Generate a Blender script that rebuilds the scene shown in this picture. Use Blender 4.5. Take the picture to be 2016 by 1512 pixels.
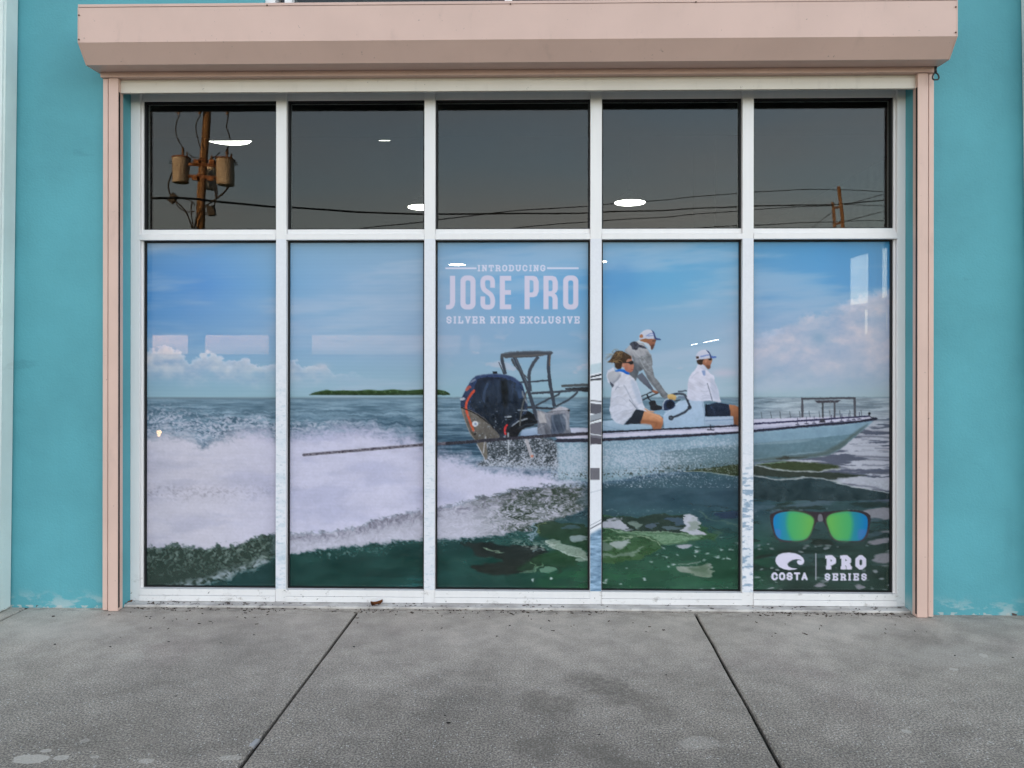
import bpy, bmesh, math, random
import numpy as np
from mathutils import Vector, Matrix

for o in list(bpy.data.objects):
    bpy.data.objects.remove(o, do_unlink=True)
scene = bpy.context.scene
COL = scene.collection

# ------------------------------------------------------------------ camera
FPX, PW, PH = 1515.0, 2016.0, 1512.0       # focal length in pixels of the photograph
HV = 700.0                                 # image row of the horizon
EYE, DIST = 1.53, 4.60
YAW, ROLL = math.radians(1.18), 0.0012
CAMP = np.array([0.0, -DIST, EYE])
_F = np.array([-math.sin(YAW), math.cos(YAW), 0.0])
_R0 = np.array([math.cos(YAW), math.sin(YAW), 0.0])
_U0 = np.array([0.0, 0.0, 1.0])
_R = _R0 * math.cos(ROLL) + _U0 * math.sin(ROLL)
_U = _U0 * math.cos(ROLL) - _R0 * math.sin(ROLL)
cam_d = bpy.data.cameras.new('camera')
cam = bpy.data.objects.new('camera', cam_d)
COL.objects.link(cam)
cam.matrix_world = Matrix(((_R[0], _U[0], -_F[0], CAMP[0]),
                           (_R[1], _U[1], -_F[1], CAMP[1]),
                           (_R[2], _U[2], -_F[2], CAMP[2]),
                           (0, 0, 0, 1)))
cam_d.sensor_width = 36.0
cam_d.lens = 36.0 * FPX / PW
cam_d.shift_y = -(PH / 2 - HV) / PW
cam_d.clip_start = 0.05
cam_d.clip_end = 2000
scene.camera = cam

# ------------------------------------------------------------------ sky, sun, exposure
SUN_EL, SUN_AZ = math.radians(9.0), math.radians(-32.0)   # low sun behind the shop, to its left
SKY_STRENGTH, SUN_STRENGTH, EXPOSURE = 0.15, 4.5, 2.75
world = bpy.data.worlds.new('World')
scene.world = world
world.use_nodes = True
wn, wl = world.node_tree.nodes, world.node_tree.links
wn.clear()
w_out = wn.new('ShaderNodeOutputWorld')
w_bg = wn.new('ShaderNodeBackground')
w_sky = wn.new('ShaderNodeTexSky')
w_sky.sky_type = 'NISHITA'
w_sky.sun_disc = False
w_sky.sun_elevation = SUN_EL
w_sky.sun_rotation = SUN_AZ
w_sky.altitude = 0
w_sky.air_density = 1.0
w_sky.dust_density = 3.0
w_sky.ozone_density = 1.0
# thin streaky cloud all over the sky: greys the blue a little
w_tc = wn.new('ShaderNodeTexCoord')
w_map = wn.new('ShaderNodeMapping'); w_map.inputs['Scale'].default_value = (1.2, 1.2, 6.0)
w_nz = wn.new('ShaderNodeTexNoise'); w_nz.inputs['Scale'].default_value = 1.6
w_nz.inputs['Detail'].default_value = 5.0
w_rmp = wn.new('ShaderNodeMapRange')
w_rmp.inputs['From Min'].default_value = 0.30; w_rmp.inputs['From Max'].default_value = 0.75
w_rmp.inputs['To Min'].default_value = 0.20; w_rmp.inputs['To Max'].default_value = 0.78
w_bw = wn.new('ShaderNodeRGBToBW')
w_tint = wn.new('ShaderNodeMix'); w_tint.data_type = 'RGBA'; w_tint.blend_type = 'MULTIPLY'
w_tint.inputs[0].default_value = 1.0
w_tint.inputs[7].default_value = (1.16, 1.0, 0.88, 1)
w_mix = wn.new('ShaderNodeMix'); w_mix.data_type = 'RGBA'
wl.new(w_tc.outputs['Generated'], w_map.inputs['Vector'])
wl.new(w_map.outputs['Vector'], w_nz.inputs['Vector'])
wl.new(w_nz.outputs['Fac'], w_rmp.inputs['Value'])
wl.new(w_sky.outputs['Color'], w_bw.inputs['Color'])
wl.new(w_bw.outputs['Val'], w_tint.inputs[6])
wl.new(w_rmp.outputs['Result'], w_mix.inputs[0])
wl.new(w_sky.outputs['Color'], w_mix.inputs[6])
wl.new(w_tint.outputs[2], w_mix.inputs[7])
wl.new(w_mix.outputs[2], w_bg.inputs['Color'])
w_bg.inputs['Strength'].default_value = SKY_STRENGTH
wl.new(w_bg.outputs['Background'], w_out.inputs['Surface'])

sun_d = bpy.data.lights.new('sun', 'SUN')
sun_d.energy = SUN_STRENGTH
sun_d.angle = math.radians(0.5)
sun_d.color = (1.0, 0.56, 0.26)
sun = bpy.data.objects.new('sun', sun_d)
COL.objects.link(sun)
_to_sun = Vector((math.sin(SUN_AZ) * math.cos(SUN_EL), math.cos(SUN_AZ) * math.cos(SUN_EL), math.sin(SUN_EL)))
sun.rotation_euler = _to_sun.to_track_quat('Z', 'Y').to_euler()
sun.location = (-20, 40, 30)

scene.cycles.max_bounces = 6
scene.cycles.diffuse_bounces = 3
scene.cycles.transparent_max_bounces = 12
vs = scene.view_settings
vs.view_transform = 'Standard'
vs.look = 'None'
vs.gamma = 1.0
vs.use_curve_mapping = False
vs.exposure = EXPOSURE

# ------------------------------------------------------------------ photo pixel -> point on a known plane
def ray(u, v):
    return _F + _R * ((u - PW / 2) / FPX) + _U * ((HV - v) / FPX)
def at(u, v, Y):
    d = ray(u, v); t = (Y - CAMP[1]) / d[1]
    p = CAMP + d * t
    return Vector((p[0], Y, p[2]))
def ground(u, v, z=0.0):
    d = ray(u, v); t = (z - CAMP[2]) / d[2]
    p = CAMP + d * t
    return Vector((p[0], p[1], z))
def project(P):
    q = np.asarray(P, float) - CAMP
    f = q @ _F
    return PW / 2 + FPX * (q @ _R) / f, HV - FPX * (q @ _U) / f
GLASS_Y = 0.150                             # outer face of the glazing
def mirrored(u, v, yv):                     # a thing seen reflected in the glazing
    p = at(u, v, yv)
    return Vector((p[0], 2 * GLASS_Y - yv, p[2]))

# ------------------------------------------------------------------ small helpers
def tag(o, label=None, cat=None, group=None, kind=None):
    if label: o['label'] = label
    if cat: o['category'] = cat
    if group: o['group'] = group
    if kind: o['kind'] = kind
    return o
def empty(name, loc=(0, 0, 0)):
    o = bpy.data.objects.new(name, None)
    o.empty_display_size = 0.1
    COL.objects.link(o); o.location = loc
    return o
class MB:
    """collects simple solids, builds them as one mesh object (world coordinates)"""
    def __init__(s): s.bm = bmesh.new()
    def box(s, x0, x1, y0, y1, z0, z1, bev=0.0):
        b = bmesh.new()
        bmesh.ops.create_cube(b, size=1.0)
        for v in b.verts:
            v.co = ((x0 + x1) / 2 + v.co.x * (x1 - x0), (y0 + y1) / 2 + v.co.y * (y1 - y0), (z0 + z1) / 2 + v.co.z * (z1 - z0))
        if bev: bmesh.ops.bevel(b, geom=b.edges[:], offset=bev, segments=2, affect='EDGES', profile=0.6)
        s._join(b); return s
    def hexa(s, pts, bev=0.0):            # 4 bottom points ccw, 4 top points ccw
        b = bmesh.new()
        v = [b.verts.new(p) for p in pts]
        for f in ((3, 2, 1, 0), (4, 5, 6, 7), (0, 1, 5, 4), (1, 2, 6, 5), (2, 3, 7, 6), (3, 0, 4, 7)):
            b.faces.new([v[i] for i in f])
        if bev: bmesh.ops.bevel(b, geom=b.edges[:], offset=bev, segments=2, affect='EDGES')
        s._join(b); return s
    def _join(s, b):
        me = bpy.data.meshes.new('t'); b.to_mesh(me); b.free()
        s.bm.from_mesh(me); bpy.data.meshes.remove(me)
    def prism_x(s, prof, x0, x1, caps=True):   # profile list of (y,z)
        a = [s.bm.verts.new((x0, y, z)) for y, z in prof]
        c = [s.bm.verts.new((x1, y, z)) for y, z in prof]
        n = len(prof)
        for i in range(n):
            s.bm.faces.new((a[i], a[(i + 1) % n], c[(i + 1) % n], c[i]))
        if caps:
            s.bm.faces.new(a[::-1]); s.bm.faces.new(c)
        return s
    def tube(s, pts, r, n=8, caps=True):
        pts = [Vector(p) for p in pts]
        rings = []
        for i, p in enumerate(pts):
            d = (pts[min(i + 1, len(pts) - 1)] - pts[max(i - 1, 0)]).normalized()
            ref = Vector((0, 0, 1)) if abs(d.z) < 0.9 else Vector((1, 0, 0))
            a = d.cross(ref).normalized(); b = d.cross(a).normalized()
            rr = r[i] if isinstance(r, (list, tuple)) else r
            rings.append([s.bm.verts.new(p + a * math.cos(2 * math.pi * k / n) * rr + b * math.sin(2 * math.pi * k / n) * rr) for k in range(n)])
        for i in range(len(rings) - 1):
            for k in range(n):
                s.bm.faces.new((rings[i][k], rings[i][(k + 1) % n], rings[i + 1][(k + 1) % n], rings[i + 1][k]))
        if caps:
            s.bm.faces.new(rings[0][::-1]); s.bm.faces.new(rings[-1])
        return s
    def lathe(s, c, prof, n=24):          # profile (r,z), axis z
        c = Vector(c); rings = []
        for r, z in prof:
            rings.append([s.bm.verts.new(c + Vector((max(r, 1e-4) * math.cos(2 * math.pi * k / n), max(r, 1e-4) * math.sin(2 * math.pi * k / n), z))) for k in range(n)])
        for i in range(len(rings) - 1):
            for k in range(n):
                s.bm.faces.new((rings[i][k], rings[i][(k + 1) % n], rings[i + 1][(k + 1) % n], rings[i + 1][k]))
        return s
    def build(s, name, mat, parent=None, smooth=False):
        bmesh.ops.recalc_face_normals(s.bm, faces=s.bm.faces[:])
        me = bpy.data.meshes.new(name)
        s.bm.to_mesh(me); s.bm.free()
        if mat: me.materials.append(mat)
        if smooth:
            for p in me.polygons: p.use_smooth = True
        o = bpy.data.objects.new(name, me)
        COL.objects.link(o)
        if parent:
            o.parent = parent
            pl = parent
            off = Vector((0, 0, 0))
            while pl: off += pl.location; pl = pl.parent
            me.transform(Matrix.Translation(-off))
        return o
def smooth_line(pts, n=6):
    pts = [Vector(p) for p in pts]; out = []
    for i in range(len(pts) - 1):
        p0 = pts[max(i - 1, 0)]; p1 = pts[i]; p2 = pts[i + 1]; p3 = pts[min(i + 2, len(pts) - 1)]
        for k in range(n):
            t = k / n
            out.append(0.5 * ((2 * p1) + (p2 - p0) * t + (2 * p0 - 5 * p1 + 4 * p2 - p3) * t * t + (3 * p1 - p0 - 3 * p2 + p3) * t ** 3))
    out.append(pts[-1]); return out
def s2l(c):
    c = np.asarray(c, float) / 255.0
    return np.where(c <= 0.04045, c / 12.92, ((c + 0.055) / 1.055) ** 2.4)
def lin(r, g, b): return tuple(float(x) for x in s2l((r, g, b)))

# ------------------------------------------------------------------ materials
def new_mat(name):
    m = bpy.data.materials.new(name); m.use_nodes = True
    nt = m.node_tree; nt.nodes.clear()
    out = nt.nodes.new('ShaderNodeOutputMaterial')
    return m, nt, out
class NT:
    """terse node building"""
    def __init__(s, nt): s.nt = nt
    def n(s, t, **kw):
        x = s.nt.nodes.new('ShaderNode' + t)
        for k, v in kw.items(): setattr(x, k, v)
        return x
    def link(s, a, b): s.nt.links.new(a, b)
    def noise(s, vec, scale, detail=4, rough=0.55, dist=0.0):
        x = s.n('TexNoise'); x.inputs['Scale'].default_value = scale
        x.inputs['Detail'].default_value = detail; x.inputs['Roughness'].default_value = rough
        x.inputs['Distortion'].default_value = dist
        if vec is not None: s.link(vec, x.inputs['Vector'])
        return x.outputs['Fac']
    def ramp(s, v, a, b, lo=0.0, hi=1.0, smooth=True):
        x = s.n('MapRange'); x.interpolation_type = 'SMOOTHSTEP' if smooth else 'LINEAR'
        s.link(v, x.inputs['Value'])
        x.inputs['From Min'].default_value = a; x.inputs['From Max'].default_value = b
        x.inputs['To Min'].default_value = lo; x.inputs['To Max'].default_value = hi
        return x.outputs['Result']
    def math(s, op, a, b=None):
        x = s.n('Math', operation=op)
        for i, q in enumerate((a, b)):
            if q is None: continue
            if isinstance(q, (int, float)): x.inputs[i].default_value = q
            else: s.link(q, x.inputs[i])
        return x.outputs[0]
    def mix(s, f, a, b, mode='MIX'):
        x = s.n('Mix', data_type='RGBA', blend_type=mode)
        for i, q in ((0, f), (6, a), (7, b)):
            if isinstance(q, (int, float)): x.inputs[i].default_value = q
            elif isinstance(q, tuple): x.inputs[i].default_value = q if len(q) == 4 else q + (1,)
            else: s.link(q, x.inputs[i])
        return x.outputs[2]
    def mapping(s, scale=(1, 1, 1), loc=(0, 0, 0)):
        g = s.n('NewGeometry'); m = s.n('Mapping')
        m.inputs['Scale'].default_value = scale; m.inputs['Location'].default_value = loc
        s.link(g.outputs['Position'], m.inputs['Vector'])
        return m.outputs['Vector']
    def sep(s, vec):
        x = s.n('SeparateXYZ'); s.link(vec, x.inputs[0]); return x.outputs
    def bump(s, h, strength, dist=0.01):
        x = s.n('Bump'); x.inputs['Strength'].default_value = strength; x.inputs['Distance'].default_value = dist
        s.link(h, x.inputs['Height']); return x.outputs['Normal']
    def principled(s, out, col=None, rough=0.6, spec=0.5, metal=0.0, normal=None):
        b = s.n('BsdfPrincipled')
        if isinstance(col, tuple): b.inputs['Base Color'].default_value = col if len(col) == 4 else col + (1,)
        elif col is not None: s.link(col, b.inputs['Base Color'])
        if isinstance(rough, (int, float)): b.inputs['Roughness'].default_value = rough
        else: s.link(rough, b.inputs['Roughness'])
        b.inputs['Specular IOR Level'].default_value = spec
        b.inputs['Metallic'].default_value = metal
        if normal is not None: s.link(normal, b.inputs['Normal'])
        s.link(b.outputs[0], out.inputs['Surface'])
        return b

def simple(name, col, rough=0.6, spec=0.4, metal=0.0, var=0.12, scale=6.0, bump=0.0, bscale=60.0):
    m, nt, out = new_mat(name); t = NT(nt)
    p = t.mapping()
    f = t.ramp(t.noise(p, scale, 5), 0.3, 0.7)
    c = t.mix(f, tuple(x * (1 - var) for x in col), tuple(min(1, x * (1 + var)) for x in col))
    nrm = t.bump(t.noise(p, bscale, 4), bump, 0.004) if bump else None
    t.principled(out, c, rough, spec, metal, nrm)
    return m

M = {}
def mat_stucco(name, col):
    m, nt, out = new_mat(name); t = NT(nt)
    p = t.mapping(); xyz = t.sep(p)
    a = t.ramp(t.noise(p, 1.3, 6, 0.6), 0.3, 0.72)
    c = t.mix(a, tuple(x * 0.90 for x in col), tuple(min(1, x * 1.08) for x in col))
    s = t.noise(t.mapping((5.0, 5.0, 0.5)), 1.6, 5)
    c = t.mix(t.ramp(s, 0.58, 0.75, 0, 0.16), c, tuple(x * 0.72 for x in col))
    # scuffs: few darker smudges
    sm = t.noise(t.mapping((1, 1, 3.0), (3.7, 0, 1.1)), 2.3, 4)
    c = t.mix(t.ramp(sm, 0.68, 0.75, 0, 0.25), c, tuple(x * 0.55 for x in col))
    # chipped, washed-out paint at the foot of the wall
    low = t.ramp(xyz[2], 0.0, 0.13, 1.0, 0.0)
    ch = t.noise(t.mapping((1.0, 1.0, 2.4)), 8.0, 5, 0.6)
    wash = t.math('MULTIPLY', t.ramp(ch, 0.46, 0.60), low)
    c = t.mix(t.math('MULTIPLY', wash, 0.60), c, (0.50, 0.55, 0.55))
    vlow = t.ramp(xyz[2], 0.004, 0.026, 1.0, 0.0)
    chip = t.math('MULTIPLY', t.ramp(t.noise(p, 16.0, 3), 0.50, 0.54), t.ramp(vlow, 0.3, 0.6))
    c = t.mix(t.math('MULTIPLY', chip, 0.7), c, (0.50, 0.52, 0.50))
    chip2 = t.math('MULTIPLY', t.ramp(t.noise(t.mapping((1, 1, 1), (9, 3, 0)), 11.0, 3), 0.60, 0.63), t.ramp(vlow, 0.4, 0.7))
    c = t.mix(chip2, c, (0.10, 0.07, 0.06))
    h = t.math('ADD', t.noise(p, 75.0, 4, 0.6), t.math('MULTIPLY', t.noise(p, 9.0, 4), 1.6))
    t.principled(out, c, 0.62, 0.25, 0, t.bump(h, 0.35, 0.006))
    return m
M['teal'] = mat_stucco('teal_stucco', lin(92, 163, 174))
M['mint'] = mat_stucco('mint_stucco', lin(216, 228, 226))

def mat_metal_paint(name, col, rough=0.38, grime=0.25):
    m, nt, out = new_mat(name); t = NT(nt)
    p = t.mapping()
    a = t.ramp(t.noise(p, 3.0, 5), 0.3, 0.7)
    c = t.mix(a, tuple(x * 0.96 for x in col), tuple(min(1, x * 1.03) for x in col))
    g = t.ramp(t.noise(t.mapping((5, 5, 1.6)), 2.2, 6, 0.65), 0.54, 0.80, 0, grime * 1.3)
    c = t.mix(g, c, tuple(x * 0.62 for x in col))
    dots = t.ramp(t.noise(p, 46.0, 2), 0.735, 0.76, 0, 0.55)
    c = t.mix(dots, c, tuple(x * 0.4 for x in col))
    t.principled(out, c, rough, 0.4, 0, t.bump(t.noise(p, 2.2, 3), 0.10, 0.02))
    return m
M['beige'] = mat_metal_paint('beige_painted_aluminium', lin(212, 181, 169), 0.42, 0.22)
M['rail'] = mat_metal_paint('beige_guide_rail', lin(216, 184, 171), 0.42, 0.25)

def mat_frame(name='silver_white_frame'):
    m, nt, out = new_mat(name); t = NT(nt)
    p = t.mapping(); xyz = t.sep(p)
    col = (0.83, 0.81, 0.81)
    a = t.ramp(t.noise(t.mapping((14, 14, 1.2)), 2.0, 5), 0.3, 0.7)
    c = t.mix(a, tuple(x * 0.97 for x in col), col)
    low = t.ramp(xyz[2], 0.02, 0.26, 1.0, 0.0)
    d = t.math('MULTIPLY', t.ramp(t.noise(t.mapping((1, 1, 1.6)), 15.0, 7, 0.7), 0.56, 0.70), low)
    c = t.mix(t.math('MULTIPLY', d, 0.55), c, (0.30, 0.27, 0.24))
    sp = t.math('MULTIPLY', t.ramp(t.noise(t.mapping((1.0, 1, 0.6)), 42.0, 5, 0.65, 0.8), 0.66, 0.70), low)
    c = t.mix(t.math('MULTIPLY', sp, 0.9), c, (0.05, 0.045, 0.04))
    t.principled(out, c, 0.40, 0.45, 0.05)
    return m
M['frame'] = mat_frame()
M['gasket'] = simple('black_rubber', (0.012, 0.012, 0.014), 0.6, 0.3)
M['slat'] = mat_metal_paint('shutter_slat', lin(214, 206, 194), 0.35, 0.3)
M['curb'] = None

def mat_curb():
    m, nt, out = new_mat('whitewashed_curb'); t = NT(nt)
    p = t.mapping()
    c = t.mix(t.ramp(t.noise(p, 5.0, 6, 0.65), 0.35, 0.65), (0.66, 0.63, 0.60), (0.40, 0.37, 0.35))
    d = t.ramp(t.noise(t.mapping((1, 1, 2.5)), 19.0, 6, 0.7), 0.60, 0.66, 0, 0.9)
    c = t.mix(d, c, (0.06, 0.05, 0.045))
    r = t.ramp(t.noise(t.mapping((1, 1, 3), (5, 1, 2)), 7.0, 5, 0.6), 0.66, 0.72, 0, 0.8)
    c = t.mix(r, c, (0.16, 0.07, 0.045))
    t.principled(out, c, 0.8, 0.2, 0, t.bump(t.noise(p, 40, 5, 0.7), 0.6, 0.01))
    return m
M['curb'] = mat_curb()

STAINS = []      # filled below: (x, y, rx, ry, lighten?, amount)
def mat_concrete(name, stains, tone=1.0):
    m, nt, out = new_mat(name); t = NT(nt)
    p = t.mapping(); xyz = t.sep(p)
    base = (0.51 * tone, 0.45 * tone, 0.39 * tone)
    big = t.ramp(t.noise(p, 0.9, 6, 0.6), 0.32, 0.70)
    c = t.mix(big, tuple(x * 0.78 for x in base), tuple(x * 1.14 for x in base))
    blo = t.ramp(t.noise(t.mapping((1, 1, 1), (11, 7, 0)), 2.2, 7, 0.68, 0.6), 0.52, 0.68, 0, 0.30)
    c = t.mix(blo, c, tuple(x * 0.55 for x in base))
    warm = t.ramp(t.noise(t.mapping((1, 1, 1), (4, 2, 0)), 0.7, 4), 0.45, 0.65, 0, 0.35)
    c = t.mix(warm, c, (0.54 * tone, 0.475 * tone, 0.40 * tone))
    pink = t.ramp(t.noise(t.mapping((1, 1, 1), (-7, 5, 0)), 1.5, 4), 0.58, 0.72, 0, 0.30)
    c = t.mix(pink, c, (0.52 * tone, 0.42 * tone, 0.38 * tone))
    mid = t.ramp(t.noise(p, 6.5, 6, 0.65), 0.30, 0.72)
    c = t.mix(0.55, c, t.mix(mid, (0.55, 0.55, 0.55), (1.0, 1.0, 1.0)), 'MULTIPLY')
    near = t.ramp(xyz[1], -1.8, -0.1, 0.66, 1.07, False)
    cmb = t.n('CombineColor')
    for q in range(3): t.link(near, cmb.inputs[q])
    c = t.mix(1.0, c, cmb.outputs[0], 'MULTIPLY')      # darker towards the street, lighter by the wall
    # worn aggregate: finer and stronger away from the sheltered wall
    wear = t.ramp(xyz[1], -1.5, -0.15, 1.0, 0.35)
    fine = t.ramp(t.noise(p, 120.0, 3, 0.75), 0.38, 0.64)
    c = t.mix(t.math('MULTIPLY', wear, 0.95), c, t.mix(fine, (0.42, 0.42, 0.43), (1.42, 1.41, 1.38)), 'MULTIPLY')
    vo = t.n('TexVoronoi'); vo.inputs['Scale'].default_value = 120.0; t.link(p, vo.inputs['Vector'])
    hs = t.n('SeparateColor'); t.link(vo.outputs['Color'], hs.inputs[0])
    grain = t.math('MULTIPLY', t.ramp(hs.outputs[0], 0.90, 0.94), t.ramp(vo.outputs['Distance'], 0.25, 0.4, 1, 0))
    c = t.mix(t.math('MULTIPLY', grain, t.math('MULTIPLY', wear, 0.75)), c, (0.72, 0.71, 0.69))
    dark = t.math('MULTIPLY', t.ramp(hs.outputs[1], 0.86, 0.92), t.ramp(vo.outputs['Distance'], 0.3, 0.45, 1, 0))
    c = t.mix(t.math('MULTIPLY', dark, t.math('MULTIPLY', wear, 0.6)), c, (0.14, 0.135, 0.13))
    # stains with their own outlines
    wob = t.noise(p, 7.0, 6, 0.7)
    brk = t.ramp(t.noise(p, 34.0, 5, 0.7), 0.36, 0.62, 0.35, 1.0)
    for (sx, sy, rx, ry, light, amt, edge) in stains:
        dx = t.math('DIVIDE', t.math('SUBTRACT', xyz[0], sx), rx)
        dy = t.math('DIVIDE', t.math('SUBTRACT', xyz[1], sy), ry)
        r2 = t.math('ADD', t.math('MULTIPLY', dx, dx), t.math('MULTIPLY', dy, dy))
        r2 = t.math('ADD', r2, t.math('MULTIPLY', t.math('SUBTRACT', wob, 0.5), 3.6))
        f = t.ramp(r2, 1.0 - edge, 1.0 + edge * 0.3, amt if light else min(amt * 1.5, 0.8), 0.0)
        if not light: f = t.math('MULTIPLY', f, brk)
        c = t.mix(f, c, (0.58, 0.53, 0.47) if light else (0.13, 0.112, 0.095))
    # dirt gathered along the foot of the building
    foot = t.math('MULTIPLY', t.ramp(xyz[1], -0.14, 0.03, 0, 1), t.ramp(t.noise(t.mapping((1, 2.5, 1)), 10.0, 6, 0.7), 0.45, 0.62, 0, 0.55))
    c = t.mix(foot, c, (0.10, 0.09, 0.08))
    h = t.math('ADD', t.math('MULTIPLY', t.noise(p, 110.0, 3, 0.7), wear), t.math('MULTIPLY', t.noise(p, 5.0, 4), 1.0))
    t.principled(out, c, 0.85, 0.25, 0, t.bump(h, 0.55, 0.006))
    return m

M['joint'] = simple('joint_dirt', (0.028, 0.026, 0.022), 0.95, 0.1, 0, 0.5, 30)
def mat_asphalt():
    m, nt, out = new_mat('asphalt'); t = NT(nt); p = t.mapping()
    c = t.mix(t.ramp(t.noise(p, 0.4, 6), 0.3, 0.7), (0.045, 0.045, 0.047), (0.07, 0.069, 0.067))
    c = t.mix(0.5, c, t.mix(t.ramp(t.noise(p, 60, 3), 0.35, 0.65), (0.6, 0.6, 0.6), (1.3, 1.3, 1.3)), 'MULTIPLY')
    t.principled(out, c, 0.9, 0.2)
    return m
M['asphalt'] = mat_asphalt()
M['grass'] = simple('dry_grass', (0.075, 0.085, 0.035), 0.95, 0.1, 0, 0.4, 0.5)
M['kerb'] = simple('kerb_concrete', (0.26, 0.25, 0.24), 0.85, 0.2, 0, 0.2, 4)

def mat_glass(name, trans, refl=1.0, wob=0.0):
    """one solid pane: both faces together reflect about 8 per cent head-on, the rest passes tinted"""
    m, nt, out = new_mat(name); t = NT(nt)
    fr = t.n('Fresnel')
    gb = t.n('NewGeometry')      # both faces of the thin pane reflect alike (no false total reflection inside)
    t.link(t.ramp(gb.outputs['Backfacing'], 0.0, 1.0, 1.52, 1 / 1.52, False), fr.inputs['IOR'])
    f = t.math('MULTIPLY', fr.outputs[0], 1.0 * refl)
    tr = t.n('BsdfTransparent'); tr.inputs['Color'].default_value = trans + (1,)
    gl = t.n('BsdfGlossy'); gl.inputs['Roughness'].default_value = 0.0
    gl.inputs['Color'].default_value = (1, 1, 1, 1)
    if wob:
        # float glass is never quite flat: long soft waves of a tenth of a degree
        nz = t.n('TexNoise'); nz.inputs['Scale'].default_value = 1.5; nz.inputs['Detail'].default_value = 1.0
        t.link(t.mapping((1, 1, 1.3)), nz.inputs['Vector'])
        a1 = t.n('VectorMath', operation='SUBTRACT'); t.link(nz.outputs['Color'], a1.inputs[0]); a1.inputs[1].default_value = (.5, .5, .5)
        a2 = t.n('VectorMath', operation='SCALE'); t.link(a1.outputs[0], a2.inputs[0]); a2.inputs['Scale'].default_value = wob
        g = t.n('NewGeometry')
        a3 = t.n('VectorMath', operation='ADD'); t.link(g.outputs['Normal'], a3.inputs[0]); t.link(a2.outputs[0], a3.inputs[1])
        a4 = t.n('VectorMath', operation='NORMALIZE'); t.link(a3.outputs[0], a4.inputs[0])
        t.link(a4.outputs[0], gl.inputs['Normal'])
    mx = t.n('MixShader'); t.link(f, mx.inputs[0]); t.link(tr.outputs[0], mx.inputs[1]); t.link(gl.outputs[0], mx.inputs[2])
    sh_ = mx.outputs[0]
    if wob:                       # dried rain streaks and dust on the outside
        st = t.ramp(t.noise(t.mapping((60, 60, 1.0)), 1.0, 4, 0.6), 0.48, 0.74, 0, 1)
        pa = t.ramp(t.noise(t.mapping((2.2, 2.2, 2.6), (3, 0, 8)), 1.0, 3), 0.42, 0.70, 0, 1)
        sp = t.ramp(t.noise(t.mapping(), 130.0, 2), 0.74, 0.78, 0, 0.7)
        df = t.n('BsdfDiffuse'); df.inputs['Color'].default_value = (0.6, 0.57, 0.5, 1)
        m2_ = t.n('MixShader'); t.link(t.math('MULTIPLY', t.math('ADD', t.math('MULTIPLY', st, pa), t.math('MULTIPLY', sp, 0.6)), 0.028), m2_.inputs[0])
        t.link(sh_, m2_.inputs[1]); t.link(df.outputs[0], m2_.inputs[2]); sh_ = m2_.outputs[0]
    t.link(sh_, out.inputs['Surface'])
    return m
M['glass'] = mat_glass('tinted_glass', (0.62, 0.66, 0.66), 0.60, 0.007)
M['clear'] = mat_glass('clear_glass', (0.9, 0.92, 0.92), 1.0)
M['lowglass'] = mat_glass('clear_shop_glass', (0.88, 0.9, 0.9), 0.6)
M['rearglass'] = mat_glass('dark_rear_glass', (0.24, 0.21, 0.22), 1.0)

def mat_film(name, clear):
    """printed perforated film: the print is stored as colours on the mesh; tiny holes let a little through"""
    m, nt, out = new_mat(name); t = NT(nt)
    at_ = t.n('Attribute'); at_.attribute_name = 'print'
    b = t.n('BsdfPrincipled'); t.link(at_.outputs['Color'], b.inputs['Base Color'])
    b.inputs['Roughness'].default_value = 0.10
    b.inputs['Specular IOR Level'].default_value = 0.22
    if clear:
        tr = t.n('BsdfTransparent')
        mx = t.n('MixShader'); mx.inputs[0].default_value = clear
        t.link(b.outputs[0], mx.inputs[1]); t.link(tr.outputs[0], mx.inputs[2])
        t.link(mx.outputs[0], out.inputs['Surface'])
    else:
        t.link(b.outputs[0], out.inputs['Surface'])
    return m
M['film'] = mat_film('printed_film', 0.14)
M['wrap'] = mat_film('printed_wrap', 0.0)
def mat_emit(name, col, s):
    m, nt, out = new_mat(name); t = NT(nt)
    e = t.n('Emission'); e.inputs['Color'].default_value = col + (1,); e.inputs['Strength'].default_value = s
    t.link(e.outputs[0], out.inputs['Surface']); return m
M['lamp'] = mat_emit('lamp_glow', (1.0, 0.93, 0.78), 6.0)
M['warmbulb'] = mat_emit('warm_bulb', (1.0, 0.58, 0.26), 1.5)
M['tube'] = mat_emit('tube_glow', (0.95, 0.97, 1.0), 2.5)
M['lampshade'] = simple('white_enamel', (0.7, 0.7, 0.68), 0.3)
M['dark'] = simple('dark_ceiling', (0.018, 0.018, 0.02), 0.8, 0.2)
M['inwall'] = simple('interior_wall', (0.10, 0.095, 0.09), 0.8, 0.2)
M['infloor'] = simple('interior_floor', (0.10, 0.09, 0.08), 0.6, 0.3)
M['roof'] = simple('roof_membrane', (0.45, 0.44, 0.42), 0.8, 0.2)
M['steel'] = simple('dark_steel', (0.05, 0.055, 0.055), 0.45, 0.5, 0.6)
M['screw'] = simple('rusty_screw', (0.10, 0.05, 0.03), 0.7, 0.3)
def mat_wood():
    m, nt, out = new_mat('pole_timber'); t = NT(nt)
    a = t.ramp(t.noise(t.mapping((22, 22, 0.8)), 1.0, 5, 0.6), 0.3, 0.7)
    c = t.mix(a, (0.13, 0.075, 0.035), (0.30, 0.185, 0.095))
    t.principled(out, c, 0.9, 0.15)
    return m
M['wood'] = mat_wood()
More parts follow.
